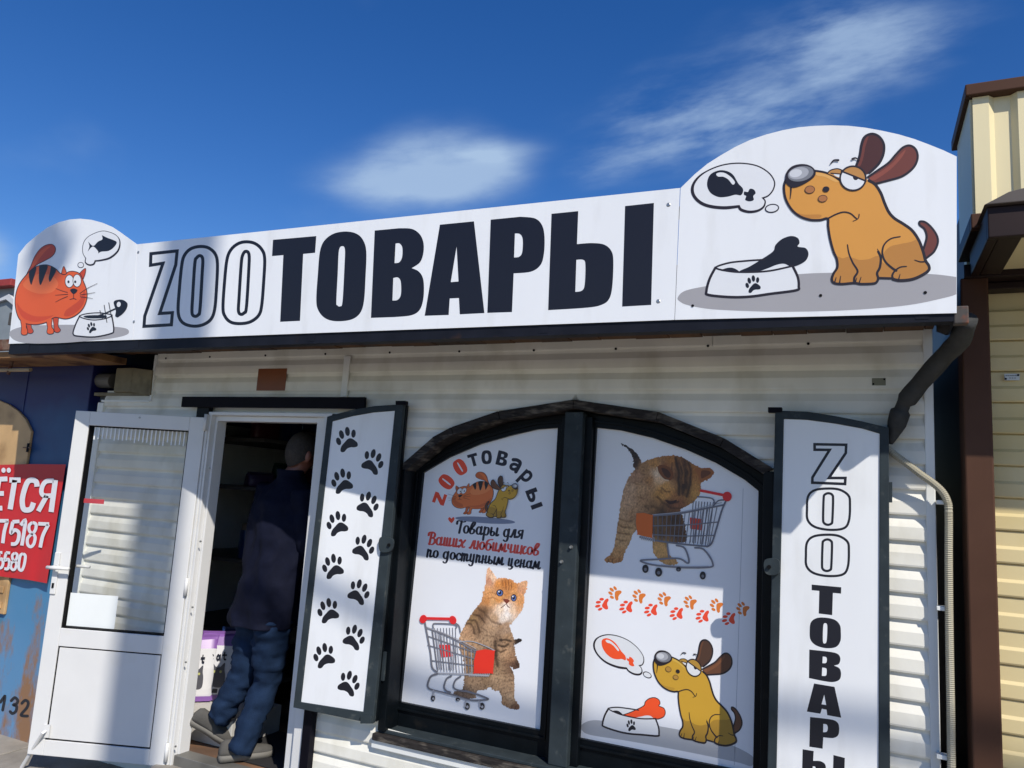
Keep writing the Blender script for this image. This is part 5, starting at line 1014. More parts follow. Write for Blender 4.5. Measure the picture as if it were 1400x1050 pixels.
# ------------------------------------------------------------------ inside the shop
shm = mat('shelf_board', rgb(84, 82, 80), .6); plm = mat('plinth_board', rgb(196, 194, 188), .6)
shf = empty('wall_shelving', (-4.2, 4.4, FLOOR), 'dark tall shelving stocked with goods just inside the door', 'shelving')
SXa, SXb = XL+.12, P(325, 760, 4.3).x
for y, dz in ((1000, 0), (860, 0), (763, 0), (665, 0), (600, 0)):
    z = P(300, y, 4.05).z if y < 1000 else FLOOR+.16
    boxo('shelf', -4.5, -3.92+.18, 4.02, 6.2, z-.012, z+.012, shm, shf, .002)
for y in (4.02, 5.0, 6.16): boxo('upright', -4.52, -4.50, y, y+.04, FLOOR, H+.5, M_INTD, shf, 0)
def bag(x, y, z, w, h, d, cols, label, ang=0, text=None, group='pet food bags on the shelves'):
    """soft pouch: lofted rings pinched at the top"""
    ca, sa = math.cos(ang), math.sin(ang); rings = []; n = 20
    for t, sw, sd in ((0, .92, .75), (.03, 1, .95), (.2, 1.02, 1.05), (.5, 1, 1), (.8, .99, .75), (.93, .97, .3), (.96, .98, .06), (1, .98, .05)):
        R_ = []
        for i in range(n):
            th = 2*math.pi*i/n; cx_ = math.copysign(abs(math.cos(th))**.5, math.cos(th)); sy = math.copysign(abs(math.sin(th))**.5, math.sin(th))
            lx, ly = cx_*w/2*sw, sy*d/2*sd; R_.append(Vector((x+ca*lx-sa*ly, y+sa*lx+ca*ly, z+t*h+.006*noise.noise(Vector((lx*20, t*9, x*7))))))
        rings.append(R_)
    mb = MB(); k_ = len(rings)
    for i in range(k_-1):
        mi = 0 if i < 4 else 1
        mb.loft([rings[i], rings[i+1]], mi, caps=False)
    mb.add(rings[0], [tuple(range(n))]); mb.add(rings[-1], [tuple(range(n))], 1)
    o = mb.build('pet_food_bag', cols, None, smooth=True, origin=(x, y, z)); tag(o, label, 'bag', group)
    f = Vector((sa, -ca, 0)); r_ = Vector((ca, sa, 0))
    def patch(name, u0_, u1_, v0, v1, m, off): 
        c0 = Vector((x, y, z))+f*(d/2*1.06+off)
        return mesh(name, [c0+r_*w*u0_+Vector((0, 0, h*v0)), c0+r_*w*u1_+Vector((0, 0, h*v0)), c0+r_*w*u1_+Vector((0, 0, h*v1)), c0+r_*w*u0_+Vector((0, 0, h*v1))], [(0, 1, 2, 3)], m, o)
    return o, patch, (Vector((x, y, z)), f, r_, w, h, d)
WHB = mat('bag_white', rgb(222, 222, 226), .35, var=.05); PUR = mat('bag_purple', rgb(128, 88, 160), .35, var=.1); BLU = mat('bag_blue', rgb(24, 46, 92), .35, var=.1); GRB = mat('bag_green', rgb(20, 46, 32), .4); CATG = mat('print_grey_cat', rgb(92, 92, 98), .4, var=.3, vscale=30); REDB = mat('bag_red', rgb(70, 24, 26), .4)
def bagart(info, txt):
    c, f, r_, w, h, d = info[2]; patch = info[1]; o = info[0]
    class Q:                                       # flat print on the bag front
        def hit(s, x, y, off=0): return c+f*(d/2*1.07+.001+off)+r_*w*(x-.5)+Vector((0, 0, h*(1-y)))
    a = Art()
    a.F('cat_print', [(.30, .74), (.28, .62), (.34, .52), (.36, .44), (.46, .50), (.56, .50), (.66, .44), (.67, .54), (.70, .64), (.68, .78), (.5, .80)], (84, 84, 92)); a.E('cat_print', .43, .57, .03, .02, 0, (190, 190, 120)); a.E('cat_print', .58, .57, .03, .02, 0, (190, 190, 120))
    a.F('weight_label', [(.15, .82), (.55, .82), (.55, .88), (.15, .88)], (30, 30, 40), False)
    a.F('bottom_band', [(.05, .91), (.95, .91), (.95, .985), (.05, .985)], (128, 88, 160), False)
    # the word on the bag: cat
    B_ = (20, 20, 40)
    a.S('word', [(.36, .335), (.30, .325), (.27, .36), (.30, .395), (.36, .385)], .03, B_); a.S('word', [(.45, .36), (.48, .325), (.53, .36), (.48, .395), (.45, .36)], .028, B_); a.S('word', [(.535, .325), (.535, .395)], .028, B_, sm=False); a.S('word', [(.63, .29), (.63, .38), (.67, .392)], .03, B_); a.S('word', [(.59, .328), (.68, .328)], .025, B_, sm=False)
    a.lay(Q(), lambda x, y: (x, y), o)
bz = P(265, 966, 3.66).z
boxo('low_plinth', -4.25, -3.36, 3.60, 4.02, FLOOR+.001, bz-.004, plm, shf, .004)
q = P(264, 966, 3.64); q2 = P(286, 870, 3.64)
b1 = bag(P(274, 900, 3.72).x-.06, 3.76, bz, .23, .40, .11, [WHB, PUR], 'white and purple cat food bag nearest the door frame', .75); bagart(b1, 1)
b2 = bag(P(296, 900, 3.83).x, 3.86, bz, .25, .42, .11, [WHB, PUR], 'white and purple cat food bag second from the door frame', .65); bagart(b2, 1)
b3 = bag(P(325, 900, 3.98).x, 4.0, bz, .27, .43, .11, [WHB, BLU], 'white and blue cat food bag behind the jeans', .6); bagart(b3, 1)
k_ = 0
SHZ = [P(300, y, 4.05).z for y in (860, 763, 665, 600)]
GCOL = [(GRB, 'green'), (REDB, 'red'), (BLU, 'blue'), (mat('bag_tan', rgb(110, 98, 80), .6), 'tan'), (mat('bag_plum', rgb(54, 38, 66), .5), 'plum')]
for si, z in enumerate(SHZ):
    for j in range(4):
        m_, nm = GCOL[(si*2+j) % 5]; hh = random.uniform(.22, .30) if si < 2 else random.uniform(.10, .18)
        bag(-3.86+.02*random.random(), 4.14+j*.25, z+.013, .20, hh, .10, [m_, m_ if j % 2 else GCOL[(si+j+2) % 5][0]], '%s goods bag, %s from the door on the %s shelf' % (nm, ['first', 'second', 'third', 'fourth'][j], ['lowest', 'second', 'third', 'top'][si]), 1.2)
# ------------------------------------------------------------------ person walking in
def skin(name, joints, edges, m, parent=None, origin=None, sub=2, root=0, smooth=True):
    me = bpy.data.meshes.new(name+'_cage'); me.from_pydata([tuple(j[0]) for j in joints], edges, [])
    o = bpy.data.objects.new(name+'_cage', me); COL.objects.link(o)
    md = o.modifiers.new('skin', 'SKIN'); md.use_smooth_shade = True; md.branch_smoothing = .3
    for i, j in enumerate(joints):
        r = j[1] if isinstance(j[1], tuple) else (j[1], j[1]); me.skin_vertices[0].data[i].radius = r; me.skin_vertices[0].data[i].use_root = (i == root)
    sb = o.modifiers.new('sub', 'SUBSURF'); sb.levels = sub; sb.render_levels = sub
    dg = bpy.context.evaluated_depsgraph_get(); dg.update(); ev = o.evaluated_get(dg); em = ev.to_mesh()
    V = [Vector(v.co) for v in em.vertices]; F = [tuple(p.vertices) for p in em.polygons]; ev.to_mesh_clear()
    bpy.data.objects.remove(o); bpy.data.meshes.remove(me)
    return mesh(name, V, F, m, parent, smooth=smooth, origin=origin)
ZF = FLOOR+.012
rh, rtoe = PZ(303, 1040, ZF), PZ(362, 1033, ZF); 
ltoe = PZ(316, 1019, ZF); 
YB = rh.y+.10
pel = P(362, 842, YB+.02); nk = P(397, 652, YB+.10); hd = P(413, 622, YB+.13)
fd = Vector((.30, .95, 0)).normalized(); rd = Vector((fd.y, -fd.x, 0))      # facing, his right
chest = pel.lerp(nk, .62); waist = pel.lerp(nk, .28)
shL = nk-rd*.20-Vector((0, 0, .07)); shR = nk+rd*.19-Vector((0, 0, .09))
elL = shL+Vector((0, 0, -.29))-rd*.05-fd*.02; wrL = elL+Vector((0, 0, -.17))+fd*.19+rd*.03
elR = shR+Vector((0, 0, -.28))+rd*.05; wrR = elR+Vector((0, 0, -.14))+fd*.22
anR = P(331, 1012, rh.y+.06); knR = P(367, 928, YB+.06); hipR = pel+rd*.09-Vector((0, 0, .05))
anL = P(305, 972, ltoe.y-.10); knL = P(334, 921, YB+.05); hipL = pel-rd*.09-Vector((0, 0, .05))
SKINM = mat('skin', rgb(136, 88, 72), .5, var=.06)
J = [(pel, (.15, .11)), (waist, (.145, .10)), (chest, (.17, .115)), (nk, (.06, .06)), (hd-Vector((0, 0, .06)), (.062, .075)), (hd+Vector((0, 0, .0))+fd*.005, (.074, .092)), (hd+Vector((0, 0, .075)), (.062, .078)),
     (shL, .062), (elL, .045), (wrL, .030), (shR, .062), (elR, .045), (wrR, .030), (hipL, .085), (knL, .058), (anL, .040), (hipR, .085), (knR, .058), (anR, .040)]
Ed = [(0, 1), (1, 2), (2, 3), (3, 4), (4, 5), (5, 6), (2, 7), (7, 8), (8, 9), (2, 10), (10, 11), (11, 12), (0, 13), (13, 14), (14, 15), (0, 16), (16, 17), (17, 18)]
fR = (rtoe-rh); fR.z = 0; fR.normalize(); J += [(anR+fR*.04-Vector((0, 0, .05)), .012)]; Ed += [(18, 19)]
fL = (ltoe-anL).normalized(); J += [(anL+fL*.05, .012)]; Ed += [(15, 20)]
J += [(hd-Vector((0, 0, .01))+fd*.115, .014)]; Ed += [(5, 21)]                     # nose
for sgn in (-1, 1): J += [(hd-Vector((0, 0, .015))-fd*.01+rd*sgn*.102, (.012, .030))]; Ed += [(5, len(J)-1)]
for wr, el, sg in ((9, elL, 1), (12, elR, -1)):
    d_ = (J[wr][0]-el).normalized(); pc = J[wr][0]+d_*.065; J.append((pc, (.036, .017))); pi_ = len(J)-1; Ed.append((wr, pi_)); dn = Vector((0, 0, -1))
    sd = rd*sg
    for fi, (sp, ln) in enumerate(((-.03, .075), (-.01, .085), (.01, .080), (.03, .065))):
        a1 = pc+d_*.045+Vector((0, 0, -1))*.002+sd*sp*.9; a2 = a1+d_*ln*.45+dn*ln*.2; a3 = a2+d_*ln*.15+dn*ln*.42
        for q_ in (a1, a2, a3): J.append((q_, .0085))
        n_ = len(J); Ed += [(pi_, n_-3), (n_-3, n_-2), (n_-2, n_-1)]
    t1 = J[wr][0]+d_*.035+sd*.04; t2 = t1+d_*.04+sd*.012+dn*.015; J += [(t1, .011), (t2, .009)]; n_ = len(J); Ed += [(wr, n_-2), (n_-2, n_-1)]
per = skin('person', J, Ed, SKINM, None, origin=(pel.x, pel.y, ZF)); tag(per, 'person in navy jacket, blue jeans and grey trainers stepping through the door', 'person')
NAVY = mat('navy_jacket', rgb(19, 22, 38), .8, spec=.1, var=.15, vscale=20, bump=.25, bscale=30); DEN = mat('blue_denim', rgb(28, 44, 68), .85, spec=.1, var=.25, vscale=16, bump=.3, bscale=180); SHOE = mat('grey_suede', rgb(82, 80, 76), .9, var=.12, vscale=20, bump=.2, bscale=120); SOLE = mat('shoe_sole', rgb(110, 107, 100), .7, var=.1); HAIR = mat('grey_brown_hair', rgb(54, 47, 42), .7, var=.3, vscale=60, bump=.6, bscale=160)
def ring(c, a, b, ra, rb, n=24, wob=0.0, seed=0):
    out = []
    for i in range(n):
        t = 2*math.pi*i/n; w_ = 1+wob*noise.noise(Vector((math.cos(t)*1.6, math.sin(t)*1.6, seed))); out.append(c+(a*math.cos(t)*ra+b*math.sin(t)*rb)*w_)
    return out
def limb(mb, pts, rs, n=16, wob=.06, seed=0, sub=7):
    P_ = []; R_ = []
    for i in range(len(pts)-1):
        for t in range(sub): P_.append(pts[i].lerp(pts[i+1], t/sub)); R_.append(rs[i]+(rs[i+1]-rs[i])*t/sub)
    P_.append(pts[-1]); R_.append(rs[-1]); rings = []
    for i, p in enumerate(P_):
        t = (P_[min(i+1, len(P_)-1)]-P_[max(i-1, 0)]).normalized(); e = t.cross(Vector((.2, 1, .1))).normalized(); g = t.cross(e)
        rings.append(ring(p, e, g, R_[i]*(1+wob*.8*math.sin(i*2.1+seed)), R_[i]*(1+wob*.8*math.sin(i*2.1+seed)), n, wob*1.6, seed+i*.45))
    mb.loft(rings)
mb = MB(); R_ = []
hem = pel-Vector((0, 0, .045))-rd*.015
for i, (c, ra, rb) in enumerate([(hem, .225, .170), (hem+Vector((0, 0, .03)), .228, .172), (pel+Vector((0, 0, .06)), .222, .165), (waist, .215, .155), (waist.lerp(chest, .5), .222, .158), (chest, .228, .160), (chest.lerp(nk, .5), .215, .145), (nk-Vector((0, 0, .085)), .185, .120), (nk-Vector((0, 0, .035)), .115, .090), (nk+Vector((0, 0, .0)), .080, .078), (nk+Vector((0, 0, .035)), .076, .078)]): R_.append([c+(v-c)*(1+.035*math.sin(k_*2*math.pi/56*7+i*.6)*(1 if i < 6 else .3)) for k_, v in enumerate(ring(c, rd, fd, ra, rb, 56, .10, i*.5))])
RR = []
for q0, q1 in zip(R_, R_[1:]):
    for t in range(4): RR.append([a_.lerp(b_, t/4) for a_, b_ in zip(q0, q1)])
RR.append(R_[-1]); mb.loft(RR); limb(mb, [shL+Vector((0, 0, .0))+rd*.02, elL, wrL], [.088, .070, .052], seed=1); limb(mb, [shR-rd*.02, elR, wrR], [.088, .070, .052], seed=4)
def wrinkle(o, amp, sc, st=(1, 1, 1), seed=0.0):
    bm = bmesh.new(); bm.from_mesh(o.data); bmesh.ops.recalc_face_normals(bm, faces=bm.faces); bmesh.ops.subdivide_edges(bm, edges=bm.edges[:], cuts=1, use_grid_fill=True); bm.normal_update()
    mv = []
    for v in bm.verts:
        q = Vector((v.co.x*st[0], v.co.y*st[1], v.co.z*st[2]))*sc+Vector((seed, seed*.7, 0)); q += Vector((noise.noise(q*.5), noise.noise(q*.5+Vector((7, 1, 2))), 0))*1.2
        rdg = 1-2.2*abs(noise.noise(q)); mv.append(v.co+v.normal*amp*(rdg+.5*noise.noise(q*2.3)))
    for v, c in zip(bm.verts, mv): v.co = c
    bm.to_mesh(o.data); bm.free()
    for p in o.data.polygons: p.use_smooth = True
jk = mb.build('jacket', NAVY, per, smooth=True); wrinkle(jk, .013, 7, (1, 1, .75))
mb = MB(); limb(mb, [hipR+Vector((0, 0, .1)), hipR, knR, anR+Vector((-.01, -.005, -.06))], [.10, .108, .074, .062], seed=2, wob=.085, sub=9); limb(mb, [hipL+Vector((0, 0, .1)), hipL, knL, anL+(anL-knL).normalized()*.05], [.10, .108, .076, .064], seed=6, wob=.085, sub=9); wrinkle(mb.build('jeans', DEN, per, smooth=True), .010, 11, (1, 1, 1.7), 3.0)
def shoe(heel, toe, upv):
    d = (toe-heel); L_ = d.length; d.normalize(); s_ = d.cross(upv).normalized(); u_ = s_.cross(d).normalized(); mb = MB()
    prof = [(0, .024, .075), (.03, .036, .11), (.10, .041, .125), (.24, .042, .12), (.36, .042, .108), (.48, .045, .092), (.62, .052, .080), (.76, .054, .074), (.88, .048, .068), (.96, .034, .058), (1, .016, .042)]
    R1 = []; R2 = []
    for t, w_, h_ in prof:
        w_ *= .86; h_ *= .9
        c = heel+d*L_*t; ru = []
        for i in range(14):
            th = math.pi*i/13; ru.append(c+s_*math.cos(th)*w_+u_*(.028+(h_-.028)*max(0.0, math.sin(th))**.8))
        R1.append(ru)
        R2.append([c+s_*w_*1.06+u_*.0, c-s_*w_*1.06+u_*.0, c-s_*w_*1.08+u_*.034, c+s_*w_*1.08+u_*.034])
    mb.loft(R1, 0); mb.loft(R2, 1)
    o = mb.build('shoe', [SHOE, SOLE], per, smooth=True)
    for t in (.36, .44, .52):
        c = heel+d*L_*t+u_*(.110-.14*(t-.36)*1.0); MB().bar(c-s_*.03, c+s_*.03, .008, .006, side=u_).build('lace', M_GREY, o)
shoe(rh-fR*.02, rh+fR*.28, Vector((0, 0, 1)))
hl = P(271, 994, ltoe.y-.14); dl = (ltoe-hl).normalized(); lt = ltoe+Vector((0, 0, .01)); shoe(lt-dl*.285, lt, (anL-(lt-dl*.2)).normalized())
# hair: cap over the back and top of the head
V = []; F = []; nu, nv = 22, 12; hc = hd+Vector((0, 0, .01))
for j in range(nv+1):
    ph = math.pi*(j/nv)*.66
    for i in range(nu):
        th = 2*math.pi*i/nu; ph = math.pi*(j/nv)*(.56-.17*math.sin(th)); dv = Vector((math.sin(ph)*math.cos(th), math.sin(ph)*math.sin(th), math.cos(ph)))
        v = rd*dv.x*.088+fd*dv.y*.105+Vector((0, 0, dv.z*.128)); fr2 = max(0, dv.y)
        v *= 1.02+.035*noise.noise(v*45); v.z += .0
        V.append(hc+v)
for j in range(nv):
    for i in range(nu): F.append((j*nu+i, j*nu+(i+1) % nu, (j+1)*nu+(i+1) % nu, (j+1)*nu+i))
mesh('hair', V, F, HAIR, per, smooth=True)
# ------------------------------------------------------------------ blue kiosk on the left
KY = 3.36
kio = empty('blue_kiosk', (-6.4, KY, 0), 'weathered blue metal kiosk with beige arched hatch left of the pet shop', 'kiosk')
KXR = P(125, 520, KY).x; KZT = P(80, 490, KY).z
bm_ = bpy.data.materials.new('blue_shaded_paint'); bm_.use_nodes = True; nt = bm_.node_tree; b_ = nt.nodes['Principled BSDF']; b_.inputs['Roughness'].default_value = .5
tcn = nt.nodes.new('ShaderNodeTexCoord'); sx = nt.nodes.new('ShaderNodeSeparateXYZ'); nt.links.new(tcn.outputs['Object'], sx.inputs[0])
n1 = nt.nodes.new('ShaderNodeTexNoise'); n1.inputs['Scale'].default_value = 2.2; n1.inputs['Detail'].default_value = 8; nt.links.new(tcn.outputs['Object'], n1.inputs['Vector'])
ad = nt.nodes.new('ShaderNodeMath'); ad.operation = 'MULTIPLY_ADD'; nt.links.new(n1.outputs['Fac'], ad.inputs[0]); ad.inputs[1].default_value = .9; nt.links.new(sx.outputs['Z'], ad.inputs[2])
cr = nt.nodes.new('ShaderNodeValToRGB'); e = cr.color_ramp.elements; e[0].position = .0; e[0].color = rgb(104, 146, 186); e[1].position = 1.0; e[1].color = rgb(13, 20, 84)  # shade on the kiosk top and its sunlit base are painted into this ramp
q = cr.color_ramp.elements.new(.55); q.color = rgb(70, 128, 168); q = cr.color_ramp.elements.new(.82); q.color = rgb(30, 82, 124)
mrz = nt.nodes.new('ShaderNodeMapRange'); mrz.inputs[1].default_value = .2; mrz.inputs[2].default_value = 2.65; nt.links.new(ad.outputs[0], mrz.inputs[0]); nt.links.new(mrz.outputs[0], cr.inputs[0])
n2 = nt.nodes.new('ShaderNodeTexNoise'); n2.inputs['Scale'].default_value = 5.5; n2.inputs['Detail'].default_value = 9; n2.inputs['Roughness'].default_value = .7
mp2 = nt.nodes.new('ShaderNodeMapping'); mp2.inputs['Scale'].default_value = (1, 1, .35); nt.links.new(tcn.outputs['Object'], mp2.inputs[0]); nt.links.new(mp2.outputs[0], n2.inputs['Vector'])
low = nt.nodes.new('ShaderNodeMapRange'); low.inputs[1].default_value = 1.15; low.inputs[2].default_value = .25; low.inputs[3].default_value = -.12; low.inputs[4].default_value = .12; nt.links.new(sx.outputs['Z'], low.inputs[0])
a2 = nt.nodes.new('ShaderNodeMath'); nt.links.new(n2.outputs['Fac'], a2.inputs[0]); nt.links.new(low.outputs[0], a2.inputs[1])
rs_ = nt.nodes.new('ShaderNodeMapRange'); rs_.inputs[1].default_value = .53; rs_.inputs[2].default_value = .66; nt.links.new(a2.outputs[0], rs_.inputs[0])
mx2 = nt.nodes.new('ShaderNodeMix'); mx2.data_type = 'RGBA'; nt.links.new(rs_.outputs[0], mx2.inputs[0]); nt.links.new(cr.outputs[0], mx2.inputs[6]); mx2.inputs[7].default_value = rgb(140, 106, 78); nt.links.new(mx2.outputs[2], b_.inputs['Base Color'])
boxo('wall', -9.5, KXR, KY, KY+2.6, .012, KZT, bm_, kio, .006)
for x in (-5.35, -6.1): boxo('wall_seam', x-.006, x+.006, KY-.004, KY-.0005, .03, KZT-.03, bm_, kio, 0)
BEI = mat('beige_hatch', rgb(196, 160, 112), .6, var=.15, vscale=5, col2=rgb(150, 116, 76), mixs=4, lo=.5, hi=.7)
hx1 = P(45, 600, KY).x; hz0 = P(10, 840, KY).z
arch = [(hx1, KY-.001, hz0), (hx1, KY-.001, P(44, 590, KY).z)]+[tuple(P(x, y, KY-.001)) for x, y in ((38, 573), (28, 562), (15, 553), (0, 547), (-20, 542), (-60, 540))]+[(hx1-1.0, KY-.001, P(44, 590, KY).z), (hx1-1.0, KY-.001, hz0)]
V, F = prism(arch, [], (0, -1, 0), .02); recalc(mesh('hatch', V, F, BEI, kio, bevel=.004))
for y in (612, 648):
    c = P(38, y, KY-.03); MB().tube([c-Vector((0, 0, .03)), c+Vector((0, 0, .03))], .008, 8).build('hatch_hinge', M_STEEL, kio); MB().bar(c-Vector((.05, 0, 0)), c+Vector((.03, 0, 0)), .008, .006).build('hatch_strap', M_RUST, kio)
for r_ in range(6):
    for c_ in range(2):
        z = P(5, 800, KY).z-.05*r_; x1 = P(8, 820, KY).x-.10*c_-(.05 if r_ % 2 else 0); boxo('brick', x1-.092, x1, KY-.03, KY-.0225, z-.045, z-.003, BEI, kio, .003)
# painted number
def kn(pts, closed=False): Art().S('number', pts, 15, (30, 34, 44), closed).lay(PY(KY-.001), crop(0, 780, 3.889), kio)
kn([(2, 700), (16, 680), (26, 672), (14, 742)]); kn([(60, 692), (78, 676), (94, 690), (88, 708), (72, 714), (88, 722), (84, 748), (66, 760), (54, 750)]); kn([(116, 706), (134, 690), (150, 702), (142, 730), (112, 768), (146, 774)])
# awning with rusty pipe
AY = 3.05
boxo('awning_edge', -9, P(112, 480, AY).x, AY, AY+.32, P(60, 488, AY).z, P(60, 479, AY).z, mat('awning_ply', rgb(140, 104, 66), .8, var=.3, vscale=6, col2=rgb(92, 60, 40), mixs=5), kio, .003)
boxo('awning_beam', -9, P(23, 470, AY).x, AY-.03, AY, P(10, 479, AY-.02).z, P(10, 464, AY-.02).z, M_RUST, kio, .006)
MB().tube([P(-60, 507, AY+.1), P(42, 505.5, AY+.1)], .013, 12).build('awning_pipe', mat('pale_pipe', rgb(150, 132, 104), .6, .1, var=.2), kio); MB().tube([P(19, 486, AY+.1), P(11, 512, AY+.1)], .012, 10).build('pipe_hanger', M_RUST, kio)
# grey strip in the gap between the two buildings
o = boxo('gap_panel', KXR+.001, XL-.001, 3.44, 3.46, .01, P(135, 541, 3.44).z+.02, mat('grey_gap_sheet', rgb(84, 92, 96), .6, var=.12), None, .002, origin=((KXR+XL)/2, 3.45, 0)); tag(o, 'grey sheet closing the narrow gap beside the blue kiosk', 'panel')
# red banner
ban = PY(KY-.04)
V = []; F = []; bt = [(-140, 640), (-60, 638), (0, 635.5), (40, 634.5), (90, 635)]; bb = [(-140, 775), (-60, 783), (0, 788), (40, 793), (64, 797.5)]
nu, nv = 24, 8
def lerpl(L, t):
    f_ = t*(len(L)-1); i = min(int(f_), len(L)-2); g = f_-i; return (L[i][0]+(L[i+1][0]-L[i][0])*g, L[i][1]+(L[i+1][1]-L[i][1])*g)
def banp(s_, t_, off=0.0):
    a_, b2_ = lerpl(bt, s_), lerpl(bb, s_); x, y = a_[0]+(b2_[0]-a_[0])*t_, a_[1]+(b2_[1]-a_[1])*t_
    return ban.hit(x, y, off+.006*math.sin(s_*23+t_*4)*t_*(t_ > .6))
for j in range(nv+1):
    for i in range(nu+1): V.append(banp(i/nu, j/nv))
for j in range(nv):
    for i in range(nu): F.append((j*(nu+1)+i, j*(nu+1)+i+1, (j+1)*(nu+1)+i+1, (j+1)*(nu+1)+i))
bo = mesh('banner', V, F, mat('red_banner', rgb(196, 38, 44), .5, var=.06), None, smooth=True, origin=(P(-40, 790, KY).x, KY-.04, P(-40, 790, KY).z)); tag(bo, 'red vinyl banner with white letters and numbers on the blue kiosk', 'banner')
B7 = crop(0, 540, 3.75); LW = (222, 222, 226)
def bl(strokes, w, fills=()):
    a = Art(); w *= 1.22
    for s_ in strokes: a.S('letter', s_, w, LW, sm=len(s_) > 2, caps=False)
    a.lay(ban, B7, bo, off=.006, step=.00005)
bl([[(-10, 432), (38, 430)], [(-18, 505), (20, 505)], [(-35, 582), (12, 580)], [(-4, 430), (-30, 582)]], 20)      # Ё, cut by the picture edge
for cx_ in (18, 45): Art().E('letter_dot', cx_, 386, 11, 13, 0, LW).lay(ban, B7, bo, off=.006)
bl([[(48, 436), (106, 436)]], 22); bl([[(76, 436), (52, 586)]], 22)
bl([[(190, 470), (186, 446), (165, 436), (142, 446), (124, 490), (114, 540), (120, 582), (140, 590), (160, 582), (172, 552)]], 22)
bl([[(284, 436), (262, 600)]], 22); bl([[(276, 440), (240, 442), (220, 462), (212, 495), (224, 515), (262, 516)]], 19); bl([[(240, 516), (196, 596)]], 20)
def num(strokes, w=15):
    for s_ in strokes: bl([s_], w)
num([[(-4, 645), (44, 645)], [(38, 645), (22, 700), (14, 760)]]); num([[(100, 648), (64, 650)], [(66, 650), (56, 705), (76, 692), (96, 705), (94, 740), (80, 762), (56, 764)]]); num([[(106, 668), (130, 648), (112, 772)]]); num([[(166, 654), (184, 662), (182, 690), (166, 710), (150, 694), (150, 668), (166, 654)], [(166, 710), (180, 728), (174, 762), (158, 778), (142, 766), (142, 734), (166, 710)]], 13); num([[(196, 660), (252, 662)], [(248, 664), (220, 720), (206, 782)]])
num([[(12, 808), (-6, 808)], [(-4, 810), (-8, 846), (8, 840), (16, 860), (8, 884), (-10, 888)]], 12); num([[(52, 810), (30, 808)], [(32, 808), (24, 846), (42, 842), (48, 862), (40, 890), (22, 890)]], 12); num([[(76, 810), (88, 818), (84, 840), (72, 850), (64, 838), (64, 820), (76, 810)], [(74, 850), (84, 864), (78, 890), (66, 896), (56, 884), (58, 862), (74, 850)]], 11); num([[(118, 814), (130, 826), (124, 870), (112, 898), (98, 892), (96, 868), (104, 824), (118, 814)]], 12)
# far house behind the kiosk roof
FYY = 6.4
fh = empty('far_house', (-12, FYY, 0), 'grey far house with a red roof edge behind the blue kiosk', 'house')
boxo('wall', -16, P(26, 420, FYY).x, FYY, FYY+3, 0, P(10, 392, FYY).z, mat('grey_cladding', rgb(128, 136, 140), .6, var=.1), fh, 0)
MB().box(-16.2, P(27, 385, FYY).x, FYY-.12, FYY+3.1, P(10, 391, FYY-.1).z, P(10, 381.5, FYY-.1).z).build('roof_edge', mat('red_roof', rgb(150, 52, 46), .6, var=.15), fh, bevel=.01)
V, F = prism([P(-30, 415, FYY-.05), P(0, 408, FYY-.05), P(12, 402, FYY-.05), P(24, 416, FYY-.05), P(24, 422, FYY-.05), P(8, 409, FYY-.05), P(-30, 421, FYY-.05)], [], (0, 1, 0), .04); recalc(mesh('gutter_trim', V, F, mat('pale_gutter', rgb(200, 202, 204), .5), fh))
# ------------------------------------------------------------------ yellow shop on the right
yk = empty('yellow_shop', (1.2, 3.4, 0), 'yellow sided shop with brown post and corrugated parapet on the right', 'shop')
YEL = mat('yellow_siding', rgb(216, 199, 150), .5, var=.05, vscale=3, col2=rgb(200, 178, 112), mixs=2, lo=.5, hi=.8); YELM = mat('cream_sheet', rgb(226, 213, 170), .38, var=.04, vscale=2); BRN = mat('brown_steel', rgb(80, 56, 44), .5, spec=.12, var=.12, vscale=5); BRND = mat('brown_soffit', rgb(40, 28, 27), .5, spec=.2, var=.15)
YY = 3.42; PX0 = P(1321, 700, 3.30).x; PX1 = P(1361, 700, 3.30).x
boxo('post', PX0, PX1, 3.30, 3.45, .01, H+.93, BRN, yk, .006)
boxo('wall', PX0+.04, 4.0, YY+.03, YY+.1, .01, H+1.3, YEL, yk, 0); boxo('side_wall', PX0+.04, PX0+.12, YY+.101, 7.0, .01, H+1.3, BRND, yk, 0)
zl = P(1375, 725, YY-.01).z; cy_ = .1225; k0 = int((H+.80-zl)/cy_)+1
PR2 = [(.0, .003), (.016, 0), (.019, .006), (.019, .052), (.010, .064), (.010, .116), (.002, cy_+.002)]
for i in range(-14, k0):
    z = zl+i*cy_; V = []
    if z < .05: continue
    for py, dz in PR2: V += [(PX1-.002, YY+.02-py, z+dz), (3.9, YY+.02-py, z+dz)]
    sp_ = mesh('siding_plank', V, [(2*j, 2*j+1, 2*j+3, 2*j+2) for j in range(6)], YEL, yk)
    p = Vector((PX1+.012, YY, z+.03)); MB().tube([p, p+Vector((0, -.006, 0))], .004, 6).build('screw', M_RUST, yk)
# canopy
CY0, CY1 = 2.823, 3.28; CX0 = .1382*2.823; CZ0 = H+.329*2.823; CZ1 = H+.3631*2.823
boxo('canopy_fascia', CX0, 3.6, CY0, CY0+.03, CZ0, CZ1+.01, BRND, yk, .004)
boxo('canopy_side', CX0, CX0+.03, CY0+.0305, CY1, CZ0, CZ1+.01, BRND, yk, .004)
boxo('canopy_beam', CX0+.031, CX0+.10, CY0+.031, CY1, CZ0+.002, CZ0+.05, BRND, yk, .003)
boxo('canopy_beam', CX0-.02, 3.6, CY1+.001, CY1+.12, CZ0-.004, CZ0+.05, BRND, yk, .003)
boxo('lintel', PX0+.01, 3.6, 3.36, 3.44, P(1380, 394, 3.36).z, CZ0-.006, BRND, yk, .003)
